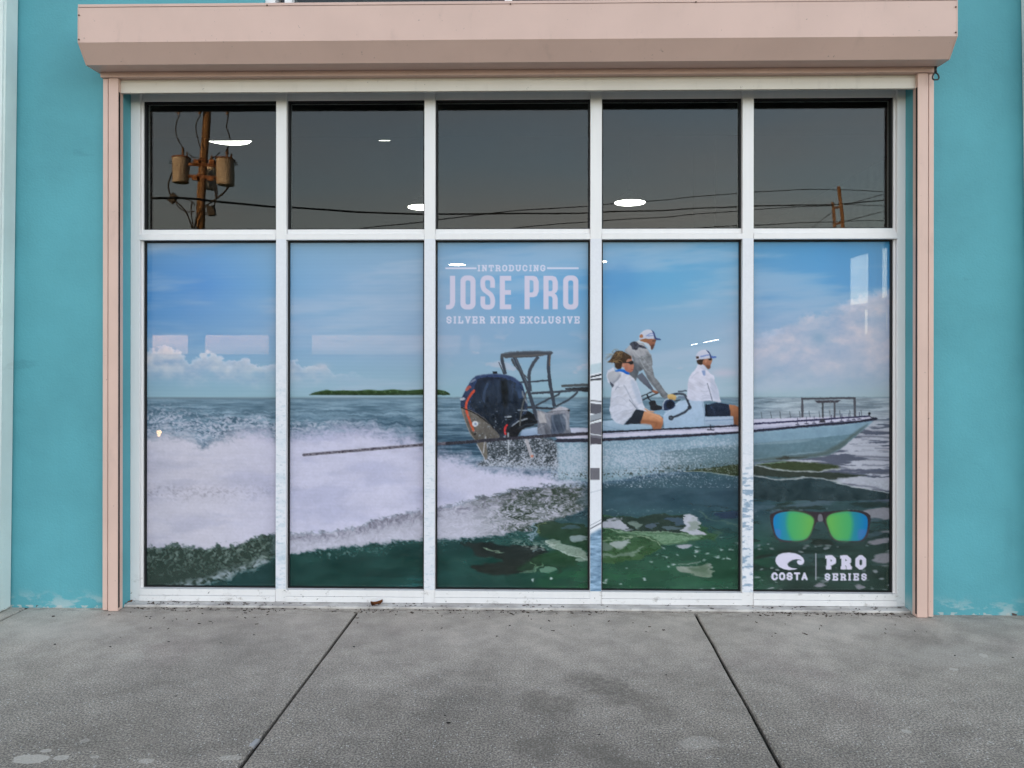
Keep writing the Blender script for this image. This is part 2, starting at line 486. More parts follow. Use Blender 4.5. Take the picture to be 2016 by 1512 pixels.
def mat_can():
    m, nt, out = new_mat('transformer_paint'); t = NT(nt)
    p = t.mapping()
    c = t.mix(t.ramp(t.noise(t.mapping((3, 3, 0.7)), 2.5, 5), 0.35, 0.7), (0.34, 0.31, 0.25), (0.44, 0.40, 0.32))
    c = t.mix(t.ramp(t.noise(p, 4.0, 6, 0.7), 0.60, 0.70, 0, 0.8), c, (0.17, 0.075, 0.03))
    t.principled(out, c, 0.6, 0.3)
    return m
M['can'] = mat_can()
M['rust'] = simple('rusty_steel', (0.24, 0.11, 0.05), 0.8, 0.2, 0, 0.4, 8)
M['porcelain'] = simple('brown_porcelain', (0.22, 0.15, 0.10), 0.3, 0.5)
M['cable'] = simple('black_cable', (0.018, 0.017, 0.016), 0.6, 0.3)
M['leaf'] = simple('dead_leaf', (0.24, 0.085, 0.03), 0.8, 0.2, 0, 0.35, 60)
M['paper'] = simple('cream_scrap', (0.62, 0.56, 0.46), 0.8, 0.2)
M['pebble'] = simple('dark_pebble', (0.03, 0.028, 0.026), 0.8, 0.2, 0, 0.4, 80)
M['chip'] = simple('pale_chip', (0.33, 0.32, 0.32), 0.6, 0.3)

# ------------------------------------------------------------------ the advertisement printed on the film
# Painted here with filled outlines, strokes and noise; coordinates are the photograph's pixels,
# which map straight onto the flat film (one plane, see film_grid below).
CU, CV, CW, CH = 270, 462, 1504, 722
XX, YY = np.meshgrid(np.arange(CW) + CU + 0.5, np.arange(CH) + CV + 0.5)
CAN = np.zeros((CH, CW, 3))
ZOOM = {'A': (850, 460, 5.76), 'B': (880, 660, 5.4), 'C': (1150, 630, 5.6), 'D': (1440, 740, 5.93),
        'E': (1470, 980, 6.72), 'F': (1470, 460, 5.04), 'G': (860, 980, 6.72), 'H': (1180, 860, 4.877),
        'K': (250, 440, 3.287), 'L': (250, 770, 3.305), 'P': (0, 0, 1.0)}
def PT(z, pts):
    a, b, s = ZOOM[z]
    return [(a + x / s, b + y / s) for x, y in pts]
_rng = np.random.default_rng(7)
_LAT = _rng.random((256, 256))
def vnoise(x, y):
    xi = np.floor(x).astype(int); yi = np.floor(y).astype(int)
    fx = x - xi; fy = y - yi
    fx = fx * fx * (3 - 2 * fx); fy = fy * fy * (3 - 2 * fy)
    x0 = xi & 255; x1 = (xi + 1) & 255; y0 = yi & 255; y1 = (yi + 1) & 255
    a = _LAT[y0, x0]; b = _LAT[y0, x1]; c = _LAT[y1, x0]; d = _LAT[y1, x1]
    return a + (b - a) * fx + (c - a) * fy + (a - b - c + d) * fx * fy
def fbm(x, y, sx, sy, oct=4, seed=0, gain=0.55):
    s = 0; amp = 1; tot = 0
    for k in range(oct):
        s = s + amp * vnoise(x / sx * 2 ** k + 17.3 * k + seed * 31.7, y / sy * 2 ** k + 9.1 * k + seed * 12.9)
        tot += amp; amp *= gain
    return s / tot
def sstep(a, b, v):
    t = np.clip((v - a) / (b - a), 0, 1)
    return t * t * (3 - 2 * t)
def col(c): return np.array(c, float)
def blend(sl, mask, c):
    CAN[sl] += (np.asarray(c, float) - CAN[sl]) * mask[..., None]
def box_of(pts, pad):
    xs = [p[0] for p in pts]; ys = [p[1] for p in pts]
    x0 = max(int(min(xs) - pad - CU), 0); x1 = min(int(max(xs) + pad - CU) + 2, CW)
    y0 = max(int(min(ys) - pad - CV), 0); y1 = min(int(max(ys) + pad - CV) + 2, CH)
    return (slice(y0, max(y1, y0)), slice(x0, max(x1, x0)))
def seg_dist(x, y, a, b):
    dx, dy = b[0] - a[0], b[1] - a[1]; L = dx * dx + dy * dy + 1e-9
    t = np.clip(((x - a[0]) * dx + (y - a[1]) * dy) / L, 0, 1)
    return np.hypot(x - a[0] - t * dx, y - a[1] - t * dy)
def curve(pts, closed=False, n=4):
    P = [np.array(p, float) for p in pts]; N = len(P); out = []
    rng = range(N if closed else N - 1)
    for i in rng:
        g = (lambda k: P[k % N]) if closed else (lambda k: P[min(max(k, 0), N - 1)])
        p0, p1, p2, p3 = g(i - 1), g(i), g(i + 1), g(i + 2)
        for k in range(n):
            t = k / n
            out.append(tuple(0.5 * (2 * p1 + (p2 - p0) * t + (2 * p0 - 5 * p1 + 4 * p2 - p3) * t * t + (3 * p1 - p0 - 3 * p2 + p3) * t ** 3)))
    if not closed: out.append(tuple(P[-1]))
    return out
def mask_poly(pts, soft, sl):
    x, y = XX[sl], YY[sl]
    d = np.full(x.shape, 1e9); ins = np.zeros(x.shape, bool)
    n = len(pts)
    for i in range(n):
        a, b = pts[i], pts[(i + 1) % n]
        d = np.minimum(d, seg_dist(x, y, a, b))
        if abs(b[1] - a[1]) > 1e-9:
            c = ((a[1] > y) != (b[1] > y)) & (x < (b[0] - a[0]) * (y - a[1]) / (b[1] - a[1]) + a[0])
            ins ^= c
    return np.clip(0.5 + np.where(ins, d, -d) / soft, 0, 1)
def poly(z, pts, c, c2=None, gd=(0, 1), soft=1.0, a=1.0, cv=True, nz=0, ns=5.0, holes=()):
    pts = PT(z, pts)
    if cv: pts = curve(pts, True)
    sl = box_of(pts, soft + 1)
    if XX[sl].size == 0: return
    m = mask_poly(pts, soft, sl) * a
    for h in holes: m = m * (1 - mask_poly(PT(z, h), soft, sl))
    C = col(c)
    if c2 is not None:
        t = XX[sl] * gd[0] + YY[sl] * gd[1]
        lo = min(p[0] * gd[0] + p[1] * gd[1] for p in pts); hi = max(p[0] * gd[0] + p[1] * gd[1] for p in pts)
        t = ((t - lo) / (hi - lo + 1e-6)).clip(0, 1)[..., None]
        C = C * (1 - t) + col(c2) * t
    else: C = np.broadcast_to(C, XX[sl].shape + (3,))
    if nz:
        C = C + (fbm(XX[sl], YY[sl], ns, ns, 3, 5)[..., None] - 0.5) * nz * 2
    blend(sl, m, C)
def stroke(z, pts, w, c, a=1.0, soft=1.0, cv=True, butt=False, nz=0, wmul=True, cap=None):
    s = ZOOM[z][2]
    pts = PT(z, pts); w = w / s if wmul else w
    if cv and len(pts) > 2: pts = curve(pts, False)
    sl = box_of(pts, w + 2)
    if XX[sl].size == 0: return
    x, y = XX[sl], YY[sl]
    d = np.full(x.shape, 1e9)
    for i in range(len(pts) - 1): d = np.minimum(d, seg_dist(x, y, pts[i], pts[i + 1]))
    m = np.clip(0.5 + (w / 2 - d) / soft, 0, 1) * a
    if w < soft: m *= max(w / soft, 0.35)
    if cap:                      # square ends that only trim near the end itself
        for p, q in ((pts[0], pts[1]), (pts[-1], pts[-2])):
            dx, dy = q[0] - p[0], q[1] - p[1]; L = math.hypot(dx, dy)
            near = np.hypot(x - p[0], y - p[1]) < w * 0.75
            m = np.where(near, m * np.clip(0.5 + ((x - p[0]) * dx + (y - p[1]) * dy) / L / soft, 0, 1), m)
    if butt:
        for p, q in ((pts[0], pts[1]), (pts[-1], pts[-2])):
            dx, dy = q[0] - p[0], q[1] - p[1]; L = math.hypot(dx, dy)
            m = m * np.clip(0.5 + ((x - p[0]) * dx + (y - p[1]) * dy) / L / soft, 0, 1)
    C = np.broadcast_to(col(c), x.shape + (3,))
    if nz: C = C + (fbm(x, y, 3, 3, 3, 2)[..., None] - 0.5) * nz * 2
    blend(sl, m, C)
def disc(z, c0, r, c, a=1.0, ry=None, soft=1.0):
    s = ZOOM[z][2]; (p,) = PT(z, [c0]); r = r / s; ry = (ry / s) if ry else r
    sl = box_of([(p[0] - r, p[1] - ry), (p[0] + r, p[1] + ry)], 2)
    q = np.hypot((XX[sl] - p[0]) / r, (YY[sl] - p[1]) / ry)
    blend(sl, np.clip(0.5 + (1 - q) * min(r, ry) / soft, 0, 1) * a, c)
def warp(sl, layers):
    """push the paint about with noise so that outlines ripple instead of looking cut out"""
    x, y = XX[sl], YY[sl]; dx = 0; dy = 0
    for (ax, ay, sx, sy, sd) in layers:
        dx = dx + (fbm(x, y, sx, sy, 3, sd) - 0.5) * 2 * ax; dy = dy + (fbm(x + 91, y + 37, sx, sy, 3, sd + 1) - 0.5) * 2 * ay
    fade = np.minimum(np.minimum(x - x.min(), x.max() - x), np.minimum(y - y.min(), y.max() - y)); fade = np.clip(fade / 12.0, 0, 1)
    px = np.clip(x + dx * fade - CU - 0.5, 0, CW - 1.001); py = np.clip(y + dy * fade - CV - 0.5, 0, CH - 1.001)
    xi = px.astype(int); yi = py.astype(int); fx = (px - xi)[..., None]; fy = (py - yi)[..., None]
    A = CAN.copy()
    CAN[sl] = (A[yi, xi] * (1 - fx) + A[yi, xi + 1] * fx) * (1 - fy) + (A[yi + 1, xi] * (1 - fx) + A[yi + 1, xi + 1] * fx) * fy
def folds(z, pts, amp, sx, sy, ang, seed, tint=(1, 1, 1.05)):
    """creases in cloth: ridged noise laid over one outline"""
    pts = curve(PT(z, pts), True); sl = box_of(pts, 2)
    m = mask_poly(pts, 3.0, sl); x, y = XX[sl], YY[sl]; a = math.radians(ang)
    u = x * math.cos(a) + y * math.sin(a); v = -x * math.sin(a) + y * math.cos(a)
    r = 1 - np.abs(2 * fbm(u + 3 * fbm(x, y, 9, 9, 2, seed + 5), v, sx, sy, 3, seed) - 1)
    g = (r - 0.72) * 2.2
    CAN[sl] += (g * m * amp)[..., None] * col(tint)
def ui(u, ks): return np.interp(u, [k[0] for k in ks], [k[1] for k in ks])
def whole(): return (slice(0, CH), slice(0, CW))
def rows(v0, v1): return (slice(max(int(v0 - CV), 0), min(int(v1 - CV), CH)), slice(0, CW))
def area(u0, u1, v0, v1):
    return (slice(max(int(v0 - CV), 0), min(int(v1 - CV), CH)), slice(max(int(u0 - CU), 0), min(int(u1 - CU), CW)))

def paint_backdrop():
    # ---- sky, from a coarse table of colours
    us = [280, 410, 540, 700, 835, 1010, 1160, 1320, 1455, 1500, 1620, 1755]
    tab = {476: [(95, 145, 190), (105, 158, 205), (128, 168, 202), (130, 168, 200), (128, 165, 197), (105, 160, 205), (112, 165, 205), (86, 156, 203), (92, 160, 205), (70, 145, 195), (62, 145, 200), (68, 140, 188)],
           560: [(75, 140, 202), (90, 148, 208), (115, 165, 207), (138, 172, 206), (140, 170, 201), (95, 160, 210), (85, 155, 206), (95, 165, 208), (112, 168, 206), (95, 155, 202), (85, 155, 206), (82, 150, 202)],
           640: [(95, 150, 202), (115, 160, 204), (130, 168, 206), (142, 175, 206), (145, 172, 202), (135, 170, 204), (125, 168, 202), (140, 175, 204), (150, 178, 206), (130, 165, 202), (140, 170, 202), (158, 176, 203)],
           700: [(128, 165, 198), (132, 170, 202), (140, 174, 204), (146, 177, 204), (150, 176, 202), (143, 175, 202), (138, 172, 200), (148, 178, 202), (155, 180, 203), (150, 172, 200), (155, 176, 202), (160, 178, 203)],
           783: [(146, 178, 193), (148, 180, 195), (150, 182, 196), (152, 183, 197), (152, 183, 196), (152, 183, 197), (152, 182, 196), (158, 185, 198), (160, 186, 197), (162, 186, 197), (165, 186, 197), (168, 186, 194)]}
    vs_ = sorted(tab); T = []
    for v in vs_:
        T.append(np.stack([np.interp(XX[0], us, [c[k] for c in tab[v]]) for k in range(3)], -1))
    T = np.array(T)
    idx = np.clip(np.searchsorted(vs_, YY[:, 0]) - 1, 0, len(vs_) - 2)
    f = np.clip((YY[:, 0] - np.array(vs_)[idx]) / (np.array(vs_)[idx + 1] - np.array(vs_)[idx]), 0, 1)[:, None, None]
    CAN[:] = T[idx] * (1 - f) + T[idx + 1] * f
    sl = rows(CV, 790); x, y = XX[sl], YY[sl]
    # wisps
    w = sstep(0.48, 0.78, fbm(x + y * 2.2, y, 240, 42, 5, 1))
    blend(sl, w * 0.42, (186, 196, 214))
    w = sstep(0.52, 0.8, fbm(x - y * 1.5, y, 300, 60, 5, 9))
    blend(sl, w * 0.38 * sstep(850, 700, x), (180, 192, 214))
    # deeper blue patches in the middle panes
    b = np.exp(-(((x - 1215) / 40) ** 2 + ((y - 560) / 34) ** 2)) * 0.5 + np.exp(-(((x - 1222) / 34) ** 2 + ((y - 536) / 26) ** 2)) * 0.3
    blend(sl, np.clip(b * (0.4 + fbm(x, y, 40, 40, 3, 2)), 0, 0.45), (70, 140, 198))
    # low cumulus over the left panes
    top = ui(x, [(280, 682), (300, 690), (326, 678), (345, 690), (372, 706), (396, 698), (420, 694), (455, 712), (482, 708), (510, 722), (545, 716), (570, 706), (590, 716), (628, 716), (640, 712), (660, 738), (690, 732), (720, 742), (800, 742), (900, 735)])
    n = fbm(x, y, 34, 22, 5, 3)
    fine = fbm(x, y, 11, 8, 4, 4)
    edge = y - top + (n - 0.5) * 26 + (fine - 0.5) * 22
    den = sstep(-2, 5, edge) * sstep(768, 716, y + (n - 0.5) * 50) * sstep(800, 560, x)
    shade = np.clip(fbm(x + 8, y + 6, 20, 13, 5, 3) * 1.7 - 0.35, 0, 1)[..., None]
    C = col((226, 217, 219)) * shade + col((160, 176, 202)) * (1 - shade)
    blend(sl, den * (0.45 + 0.5 * n), C + 18 * sstep(14, 0, edge)[..., None])
    # scattered small puffs
    pf = sstep(0.62, 0.72, fbm(x, y * 1.6, 70, 50, 5, 21)) * sstep(640, 690, y) * sstep(770, 740, y) * sstep(860, 950, x) * sstep(1420, 1330, x)
    blend(sl, pf * 0.55, (198, 194, 208))
    blend(sl, np.exp(-(((x - 632) / 14) ** 2 + ((y - 722) / 7) ** 2)) * 0.5, (214, 202, 208))
    # pale pink smudge by the seated angler
    blend(sl, np.exp(-(((x - 1425) / 34) ** 2 + ((y - 734) / 10) ** 2)) * 0.7, (200, 192, 208))
    # big cloud bank on the right
    tp = ui(x, [(1440, 668), (1482, 660), (1525, 652), (1549, 629), (1569, 621), (1609, 607), (1641, 597), (1668, 597), (1700, 590), (1728, 577), (1756, 569)])
    n = fbm(x, y, 46, 34, 5, 5)
    e = y - tp + (n - 0.5) * 40 + (fbm(x, y, 16, 12, 4, 6) - 0.5) * 26
    dn = sstep(-5, 16, e) * sstep(1440, 1480, x) * sstep(800, 690, y + (n - 0.5) * 40)
    sh = np.clip(fbm(x + 10, y + 9, 40, 24, 6, 5, 0.62) * 1.8 - 0.4, 0, 1)[..., None]
    C = col((210, 202, 212)) * sh + col((160, 175, 202)) * (1 - sh)
    blend(sl, dn * (0.62 + 0.36 * sstep(0.35, 0.6, n)), C + (16 * sstep(30, 0, e) * sstep(0.4, 0.6, n))[..., None])
    hole = np.exp(-(((x - 1612) / 15) ** 2 + ((y - 665) / 13) ** 2)) * 0.75
    blend(sl, hole, (132, 164, 194))
    # ---- sea down from the horizon at row 783
    sl = rows(783, CV + CH); x, y = XX[sl], YY[sl]
    t = sstep(783, 900, y)[..., None]
    C = col((116, 142, 160)) * (1 - t) + col((74, 100, 120)) * t
    C = C + np.zeros(x.shape + (1,))
    k = (y - 781) * 0.16 + 2.4
    rip = sstep(0.25, 0.78, fbm(x, y, 54, 4.6, 4, 11) * 0.6 + fbm(x, y, 26, 2.4, 3, 12) * 0.4)
    C = C + ((rip - 0.5) * np.interp(y, [783, 800, 900], [22, 62, 80]))[..., None]
    CAN[sl] = C
    blend(rows(781, 786), np.full(XX[rows(781, 786)].shape, 0.45), (108, 126, 136))
    # open water right of the bow: lavender glare with long dark streaks
    m = sstep(1400, 1560, x) * sstep(1010, 950, y + (x - 1600) * -0.18)
    st = fbm(x + y * 0.6, y, 64, 5.6, 5, 14)
    dk = sstep(0.50, 0.60, st + (y - 880) * 0.0006)[..., None]
    gl = col((186, 187, 200)) * (1 - dk) + col((92, 97, 114)) * dk
    nearh = sstep(860, 790, y)[..., None]
    gl = gl * (1 - nearh * 0.75) + (col((146, 162, 172)) + ((rip - 0.5) * 70)[..., None]) * nearh * 0.75
    CAN[sl] += (gl - CAN[sl]) * m[..., None]
    # ---- deep water in the lower part
    n = fbm(x, y, 60, 24, 5, 31)
    low = sstep(-6, 10, y - ui(x, [(270, 1070), (540, 1050), (840, 1000), (1000, 960), (1160, 952), (1300, 940), (1454, 912), (1482, 912), (1600, 925), (1660, 950), (1700, 975), (1760, 990)]) + (n - 0.5) * 12)
    tb = sstep(985, 1120, y)[..., None]
    xr = sstep(900, 1200, x)[..., None]
    C = (col((36, 68, 72)) * (1 - xr) + col((54, 80, 92)) * xr) * (1 - tb) + (col((26, 62, 58)) * (1 - xr) + col((44, 82, 64)) * xr) * tb
    x5 = sstep(1470, 1560, x)[..., None]
    C = C * (1 - x5) + (col((58, 80, 84)) * (1 - tb) + col((50, 68, 62)) * tb) * x5
    C = C + (n[..., None] - 0.5) * 34 + (fbm(x + 1.4 * y, y, 80, 16, 5, 37)[..., None] - 0.5) * 26 * col((0.6, 1.0, 0.85))
    CAN[sl] += (C - CAN[sl]) * low[..., None]
    # teal drift at the foot of the second pane, green glow in the third
    blend(sl, np.exp(-(((x - 825) / 55) ** 2 + ((y - 1150) / 20) ** 2)) * 0.55 * sstep(0.35, 0.7, fbm(x + y * 2, y, 60, 9, 4, 3)), (60, 118, 122))
    blend(sl, sstep(1000, 1120, x) * sstep(1105, 1150, y) * sstep(1480, 1250, x) * 0.4 * sstep(0.4, 0.75, fbm(x - y * 1.2, y, 40, 14, 4, 8)), (46, 112, 66))
    # ---- island
    poly('K', [(1178, 1110), (1200, 1096), (1240, 1086), (1290, 1076), (1340, 1082), (1400, 1078), (1480, 1082), (1560, 1075), (1640, 1080), (1720, 1073), (1800, 1080), (1900, 1074), (2000, 1072), (2060, 1084), (2090, 1100), (2092, 1110), (1600, 1113)], (62, 88, 52), (40, 58, 40), soft=1.4, cv=False, nz=26, ns=5)

def paint_foam():
    sl = rows(780, CV + CH); x, y = XX[sl], YY[sl]
    n1 = fbm(x, y, 26, 16, 5, 41); n2 = fbm(x, y, 4.2, 2.8, 4, 42); n3 = fbm(x + 0.5 * y, y, 9, 5, 4, 43)
    left = sstep(1175, 1120, x)
    vt = ui(x, [(280, 850), (330, 838), (400, 862), (450, 848), (480, 836), (510, 834), (545, 852), (600, 846), (650, 834), (690, 831), (740, 838), (790, 848), (835, 860), (870, 884), (925, 897), (960, 908), (1010, 914), (1060, 918), (1110, 930), (1160, 946)])
    e = y - vt + (n1 - 0.5) * 30 + (n2 - 0.5) * 26
    a = sstep(-14, 30, e)
    wt = sstep(620, 380, x)[..., None]
    foam = (col((202, 199, 221)) * (1 - wt) + col((203, 198, 212)) * wt) + (n3[..., None] - 0.5) * 9 + (n1[..., None] - 0.5) * 7
    grey = sstep(0.42, 0.7, fbm(x, y, 120, 30, 4, 44))[..., None]
    foam = foam - grey * col((14, 12, 8))
    # faint dark specks in the broad white of the first pane
    band = np.exp(-((y - ui(x, [(280, 968), (450, 972), (540, 966), (700, 950), (835, 940)])) / 14) ** 2) * sstep(700, 350, x)
    foam = foam - (band * sstep(0.46, 0.70, n2) * 34)[..., None]
    vb = ui(x, [(270, 1084), (330, 1074), (400, 1080), (450, 1074), (500, 1060), (540, 1050), (570, 1052), (650, 1046), (720, 1032), (780, 1017), (835, 1006), (860, 1000), (912, 988), (1006, 966), (1080, 958), (1160, 953)])
    eb = y - vb + (n1 - 0.5) * 16 + (n2 - 0.5) * 16
    below = sstep(-3, 4, eb)
    CAN[sl] += (foam - CAN[sl]) * (a * left * (1 - below))[..., None]
    # flying drops above the foam
    reach = ui(x, [(280, 778), (340, 774), (420, 790), (520, 806), (620, 822), (760, 832), (860, 868), (940, 880)])
    f = sstep(0, 1, (y - reach) / (vt - reach + 1)) * sstep(20, -10, e) * left
    dr = sstep(0.50, 0.74, fbm(x + 0.6 * y, y, 4.2, 1.9, 3, 45) + f * 0.20 - 0.05)
    CAN[sl] += (col((186, 190, 208)) - CAN[sl]) * (dr * np.clip(f * 1.3, 0, 0.9) * sstep(860, 600, x))[..., None]
    # lower edge of the foam and the breaking wave below it
    vb = ui(x, [(270, 1084), (330, 1074), (400, 1080), (450, 1074), (500, 1060), (540, 1050), (570, 1052), (650, 1046), (720, 1032), (780, 1017), (835, 1006), (860, 1000), (912, 988), (1006, 966), (1080, 958), (1160, 953)])
    eb = y - vb + (n1 - 0.5) * 16 + (n2 - 0.5) * 16
    below = sstep(-3, 4, eb)
    # first pane: dark olive wave, streaked downwards
    p1 = sstep(566, 520, x)
    stv = fbm(x + y * 0.35 + 14 * n1, y, 4.0, 6.5, 5, 47, 0.7)
    wave = col((48, 64, 58)) + np.zeros(x.shape + (1,))
    wave = wave + (sstep(0.46, 0.74, stv * 0.7 + n2 * 0.3) * 84 * sstep(1150, 1085, y))[..., None] + (n2[..., None] - 0.5) * 36
    ln = y - ui(x, [(280, 1186), (360, 1156), (430, 1140), (480, 1122), (520, 1106), (566, 1080)])
    deep = col((30, 62, 62)) + (n3[..., None] - 0.5) * 24 + (sstep(0.63, 0.74, fbm(x + y, y, 5, 4, 3, 49)) * 46 * sstep(30, 0, ln))[..., None]
    dpm = sstep(-4, 10, ln + (n1 - 0.5) * 18)[..., None]
    wave = wave * (1 - dpm) + deep * dpm
    fl = np.exp(-((ln + 2 + (n1 - 0.5) * 20) / 9) ** 2) * sstep(0.34, 0.62, n3) * sstep(285, 360, x)
    wave = wave * (1 - 0.8 * fl[..., None]) + col((176, 186, 196)) * 0.8 * fl[..., None]
    CAN[sl] += (wave - CAN[sl]) * (below * p1)[..., None]
    # second pane and on: grey streaked band, white apron, then green water
    p2 = sstep(530, 566, x)
    apron_end = ui(x, [(540, 1096), (570, 1092), (650, 1083), (720, 1073), (780, 1067), (835, 1063), (906, 1064), (960, 1060), (1060, 1040), (1110, 1020), (1160, 1000)])
    ap = sstep(3, -5, y - apron_end + (n2 - 0.5) * 10 + (n1 - 0.5) * 6) * p2 * below * sstep(1175, 1130, x)
    gb = np.exp(-((eb - 8) / ui(x, [(540, 10), (700, 12), (840, 15), (950, 20)])) ** 2)
    gs = sstep(0.36, 0.70, stv * 0.45 + n2 * 0.3 + n1 * 0.25)
    apc = col((190, 188, 204)) + (n2[..., None] - 0.5) * 40 - (gb * gs * 88)[..., None]
    # towards the engine the apron breaks up into olive chop
    br = sstep(900, 1010, x - (y - 1000) * 0.55)
    ch = sstep(0.32, 0.66, fbm(x + 0.4 * y, y, 3.2, 2.4, 4, 51) * 0.7 + fbm(x, y, 16, 9, 3, 53) * 0.3 + 0.02)
    olive = col((58, 70, 62)) + (n3[..., None] - 0.5) * 40
    brm = (br * ch * (0.55 + 0.45 * sstep(0.35, 0.6, fbm(x + y, y, 40, 14, 3, 54))))[..., None]
    apc = apc * (1 - brm) + olive * brm
    CAN[sl] += (apc - CAN[sl]) * ap[..., None]
    sp = sstep(0.68, 0.76, fbm(x, y, 4, 3, 3, 52)) * sstep(30, 2, y - apron_end) * sstep(-2, 4, y - apron_end) * p2 * sstep(640, 700, x + 60)
    CAN[sl] += (col((160, 176, 176)) - CAN[sl]) * (sp * 0.6)[..., None]

def paint_reflections():
    # engine reflected in the green water, third pane
    poly('G', [(290, 575), (430, 600), (700, 600), (1000, 640), (1300, 640), (1420, 720), (1400, 830), (1280, 950), (1050, 1010), (780, 1022), (600, 1000), (500, 930), (520, 900), (640, 880), (780, 870), (850, 845), (780, 815), (640, 780), (500, 730), (420, 650)], (34, 44, 44), (38, 46, 42), nz=10, ns=10, soft=2)
    poly('G', [(1050, 930), (1300, 800), (1400, 740), (1700, 700), (1900, 800), (1880, 880), (1700, 930), (1300, 960), (1150, 1000)], (44, 78, 50), (36, 62, 48), nz=16, ns=6, soft=5, a=0.8)
    poly('G', [(1310, 340), (1500, 330), (1900, 345), (2010, 420), (2010, 700), (1700, 600), (1450, 560), (1330, 480)], (46, 66, 54), (40, 72, 52), nz=14, ns=7, soft=3)
    poly('G', [(1480, 580), (1640, 585), (1800, 650), (2010, 740), (2010, 790), (1800, 770), (1600, 700), (1520, 650)], (132, 150, 138), nz=34, ns=2.5, soft=3)
    stroke('G', [(1480, 590), (1520, 660), (1600, 700), (1800, 770), (2010, 800)], 14, (196, 206, 200), 0.8)
    stroke('G', [(1290, 340), (1300, 440), (1240, 540), (1290, 570), (1310, 480)], 30, (132, 152, 164), 0.9)
    stroke('G', [(1380, 340), (1330, 440), (1330, 470)], 12, (130, 138, 100), 0.7)
    poly('G', [(1790, 530), (1880, 505), (1990, 520), (1960, 550), (1860, 575)], (134, 150, 152), soft=2)
    poly('G', [(1630, 400), (1760, 375), (1870, 385), (1850, 420), (1700, 430)], (66, 88, 92), soft=2)
    poly('G', [(1810, 790), (1960, 800), (2005, 830), (1900, 855), (1830, 830)], (128, 150, 138), soft=2)
    stroke('G', [(650, 668), (760, 690), (880, 712)], 9, (150, 176, 150), 0.9)
    stroke('G', [(1260, 700), (1300, 670), (1340, 680)], 12, (122, 142, 146), 0.8)
    stroke('G', [(1230, 840), (1290, 890), (1300, 960)], 14, (140, 168, 142), 0.6)
    stroke('G', [(1390, 860), (1340, 920), (1300, 960)], 12, (140, 168, 142), 0.6)
    stroke('G', [(1080, 1000), (1180, 980), (1280, 955)], 14, (110, 138, 120), 0.7)
    poly('G', [(1370, 940), (1500, 925), (1570, 945), (1500, 975), (1400, 970)], (96, 130, 112), soft=2)
    stroke('G', [(1560, 1000), (1610, 935)], 26, (40, 56, 46))
    sl = area(1005, 1100, 1040, 1085); x, y = XX[sl], YY[sl]
    m = np.exp(-((y - ui(x, [(1005, 1068), (1060, 1076), (1100, 1074)])) / 6) ** 2) * sstep(0.5, 0.62, fbm(x, y, 4, 3, 3, 61))
    blend(sl, m * 0.8, (176, 186, 180))
    # fourth pane: rippling image of hull and crew
    poly('H', [(0, 790), (250, 775), (450, 765), (640, 740), (850, 765), (1000, 850), (1110, 1000), (1050, 1000), (900, 1010), (620, 1050), (480, 1130), (300, 1180), (0, 1190)], (50, 82, 60), (62, 92, 58), nz=22, ns=7, soft=4, a=0.9)
    poly('H', [(20, 790), (250, 778), (470, 760), (620, 740), (820, 770), (860, 900), (700, 915), (420, 900), (250, 890), (40, 870)], (44, 58, 54), nz=16, ns=6, soft=3, a=0.9)
    poly('H', [(15, 858), (90, 805), (230, 790), (250, 830), (240, 870), (330, 885), (180, 890)], (168, 170, 182), nz=10, ns=8, soft=2)
    poly('H', [(320, 815), (400, 808), (420, 850), (380, 880), (340, 870)], (112, 128, 122), soft=2)
    poly('H', [(470, 840), (560, 830), (550, 870), (500, 885)], (78, 92, 104), soft=2)
    poly('H', [(640, 770), (740, 770), (800, 800), (800, 850), (700, 820), (640, 790)], (66, 84, 98), soft=2)
    poly('H', [(620, 860), (700, 850), (790, 870), (800, 885), (650, 890)], (82, 98, 104), soft=2)
    poly('H', [(795, 770), (830, 758), (880, 770), (940, 790), (970, 850), (975, 900), (1020, 940), (940, 945), (870, 940), (830, 890)], (182, 184, 196), nz=8, soft=2)
    poly('H', [(860, 800), (930, 800), (965, 880), (900, 910), (870, 860)], (142, 152, 148), soft=4)
    poly('H', [(150, 905), (300, 915), (550, 920), (830, 950), (950, 965), (880, 1000), (700, 1035), (600, 1020), (520, 960), (300, 940)], (108, 138, 112), nz=40, ns=2.2, soft=5)
    stroke('H', [(40, 880), (160, 905), (420, 905), (700, 915), (860, 940), (980, 965)], 10, (148, 168, 146), 0.8)
    stroke('H', [(0, 1005), (120, 985), (280, 968), (420, 962), (520, 990), (610, 1045)], 9, (160, 176, 152), 0.85)
    poly('H', [(130, 1030), (170, 1000), (270, 990), (295, 1035), (240, 1075), (150, 1075)], (152, 162, 160), soft=3)
    poly('H', [(0, 1020), (100, 1010), (120, 1070), (0, 1090)], (96, 116, 104), soft=3)
    stroke('H', [(0, 1135), (150, 1140), (320, 1120), (420, 1090), (390, 1060)], 22, (128, 146, 134), 0.7, nz=30)
    stroke('H', [(0, 1185), (150, 1180), (330, 1160), (470, 1120), (600, 1060)], 8, (60, 90, 56), 0.9)
    poly('H', [(730, 1065), (800, 1040), (880, 1035), (900, 1055), (800, 1080)], (164, 168, 178), soft=2)
    poly('H', [(740, 1270), (800, 1250), (960, 1245), (1060, 1215), (1110, 1230), (1090, 1290), (1040, 1345), (960, 1345), (850, 1325), (770, 1300)], (152, 156, 152), (120, 136, 120), nz=12, ns=10, soft=3)
    poly('H', [(900, 1270), (1060, 1225), (1080, 1280), (1010, 1320), (930, 1310)], (74, 98, 76), soft=8, a=0.75)
    stroke('H', [(770, 1225), (860, 1215), (940, 1200)], 14, (140, 150, 144), 0.8)
    stroke('H', [(880, 640), (1000, 660), (1150, 665), (1330, 690)], 8, (44, 64, 70), 0.8)
